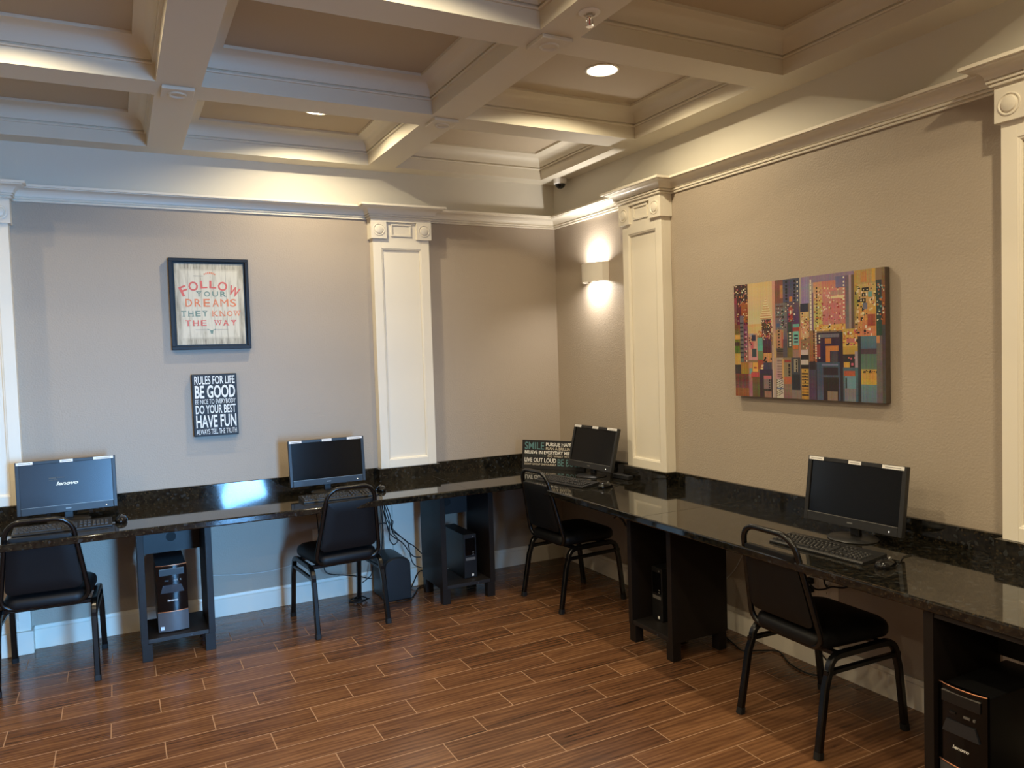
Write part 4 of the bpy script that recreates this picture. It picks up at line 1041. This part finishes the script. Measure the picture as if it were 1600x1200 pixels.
cord('hanging_pale_cable', [(-2.60, -.006, .275), (-2.513, -.006, .261), (-2.355, -.006, .243), (-2.238, -.006, .237), (-2.118, -.006, .243), (-2.028, -.006, .262), (-1.95, -.006, .30)], .003, 'pale cord sagging along the blue lit far wall', 'pale_cord')
cord('hanging_pale_cable', [(-.006, -1.99, .52), (-.006, -1.954, .481), (-.006, -1.924, .439), (-.006, -1.863, .346), (-.006, -1.80, .28)], .003, 'pale cord slanting down beside the plain sided cabinet', 'pale_cord')
cord('floor_cable', [(-.112, -1.86, .006), (-.16, -2.011, .006), (-.184, -2.098, .006), (-.111, -2.144, .006), (-.039, -2.205, .006), (-.106, -2.338, .006), (-.124, -2.46, .006), (-.085, -2.53, .010), (-.05, -2.571, .03), (-.05, -2.52, .07), (-.05, -2.45, .12), (-.045, -2.42, .20), (-.04, -2.40, .33), (-.028, -2.395, .376)], .004, 'black cord trailing along the right baseboard under a chair')
cord('plug_cable', [(-.030, -2.392, .420), (-.04, -2.406, .419), (-.04, -2.445, .397), (-.04, -2.495, .408), (-.04, -2.545, .432), (-.04, -2.617, .448), (-.05, -2.68, .50), (-.06, -2.70, .60), (-.06, -2.70, z)], .0045, 'thick black power cord leaving the outlet sideways')
cord('plug_cable', [(-.014, -2.497, .421), (-.035, -2.51, .423), (-.04, -2.502, .443), (-.04, -2.494, .50), (-.04, -2.47, .60), (-.04, -2.46, z)], .004, 'black cord with a plug rising from the outlet plate')
cord('hanging_cable_stub', [(-.55, -1.497, .640), (-.55, -1.535, .655), (-.55, -1.583, .638), (-.555, -1.613, .618), (-.56, -1.640, .625), (-.56, -1.648, .66), (-.56, -1.63, z)], .006, 'stub of black cable poking out under the counter edge', cat='cable')
def plug(loc, label):
    b = MB(); b.box(-.030, 0, -.016, .016, -.014, .014, MAT['cap']); o = b.build('power_plug', loc=loc, bevel=.004); tag(o, label, 'plug', 'black plugs in the outlets')
plug((-.0068, -2.395, .421), 'black plug in the upper socket beside the chair back')
plug((-.0068, -2.395, .379), 'black plug in the lower socket beside the chair back')

def backup_unit():
    t = tag(empty('backup_battery', (-1.445, -.200, 0)), 'black domed battery backup unit standing on the floor by the cords', 'battery unit')
    w, d = .086, .135
    pr = [(-w, .004), (w, .004), (w, .238)] + [(w*cos(a*pi/8), .238+.046*sin(a*pi/8)) for a in range(1, 8)] + [(-w, .238)]
    b = MB(); b.prism(pr, -d+.018, d, MAT['plastic'], 'y'); b.build('case', t, smooth=30, bevel=.003)
    b = MB(); b.prism([(x*.985, z*.985+.002) for x, z in pr], -d, -d+.018, MAT['plastic'], 'y'); f = b.build('front_panel', t, smooth=30, bevel=.004)
    b = MB(); b.box(-w+.006, w-.006, -d+.01, d-.006, 0, .004, MAT['cap']); b.build('foot_pad', t)
backup_unit()

b = MB(); b.box(-.08, .08, -.022, .022, .0005, .026, MAT['bezel']); o = b.build('adapter_box', loc=(-.125, -.985, HC), rz=R(-86), bevel=.004, seg=3)
tag(o, 'flat dark grey box lying behind the corner monitor base', 'box')

# ------------------------------------------------------------------ daylight through the glazed door and window behind the viewer
def daylight(name, x, z, w, h, watts, aim, spread, color):
    l = bpy.data.lights.new(name, 'AREA'); l.shape = 'RECTANGLE'; l.size = w; l.size_y = h; l.energy = watts; l.color = color; l.spread = R(spread)
    o = bpy.data.objects.new(name, l); COL.objects.link(o); o.location = (x, YF-.14, z)
    o.rotation_euler = Vector((aim[0]-x, aim[1]-YF, aim[2]-z)).to_track_quat('-Z', 'Z').to_euler()
daylight('door_daylight', -1.62, 1.05, .62, 2.05, 72, (-3.65, 0, .2), 54, (.19, .51, 1.0))
w = bpy.data.worlds.new('daylight_sky'); SC.world = w; w.use_nodes = True
bg = w.node_tree.nodes['Background']; bg.inputs[0].default_value = (.55, .75, 1, 1); bg.inputs[1].default_value = .6

# ------------------------------------------------------------------ camera and colour
cam = bpy.data.cameras.new('camera'); co = bpy.data.objects.new('camera', cam); COL.objects.link(co)
cam.sensor_width = 36; cam.sensor_fit = 'HORIZONTAL'; cam.lens = 26.990; cam.clip_start = .05
yaw, pit, rol = .4747, -.0420, -.0309
f = Vector((sin(yaw)*cos(pit), cos(yaw)*cos(pit), sin(pit))); r = Vector((cos(yaw), -sin(yaw), 0)); u = r.cross(f)
r2 = r*cos(rol)+u*sin(rol); u2 = -r*sin(rol)+u*cos(rol)
M = Matrix((r2, u2, -f)).transposed().to_4x4(); M.translation = Vector((-3.0043, -5.0618, 1.5925))
co.matrix_world = M
SC.camera = co
vs = SC.view_settings; vs.view_transform = 'Standard'; vs.look = 'None'; vs.gamma = 1; vs.use_curve_mapping = False; vs.exposure = 0.0
cy = SC.cycles; cy.use_denoising = True; cy.denoiser = 'OPENIMAGEDENOISE'; cy.max_bounces = 10; cy.diffuse_bounces = 5; cy.glossy_bounces = 5; cy.sample_clamp_indirect = 4
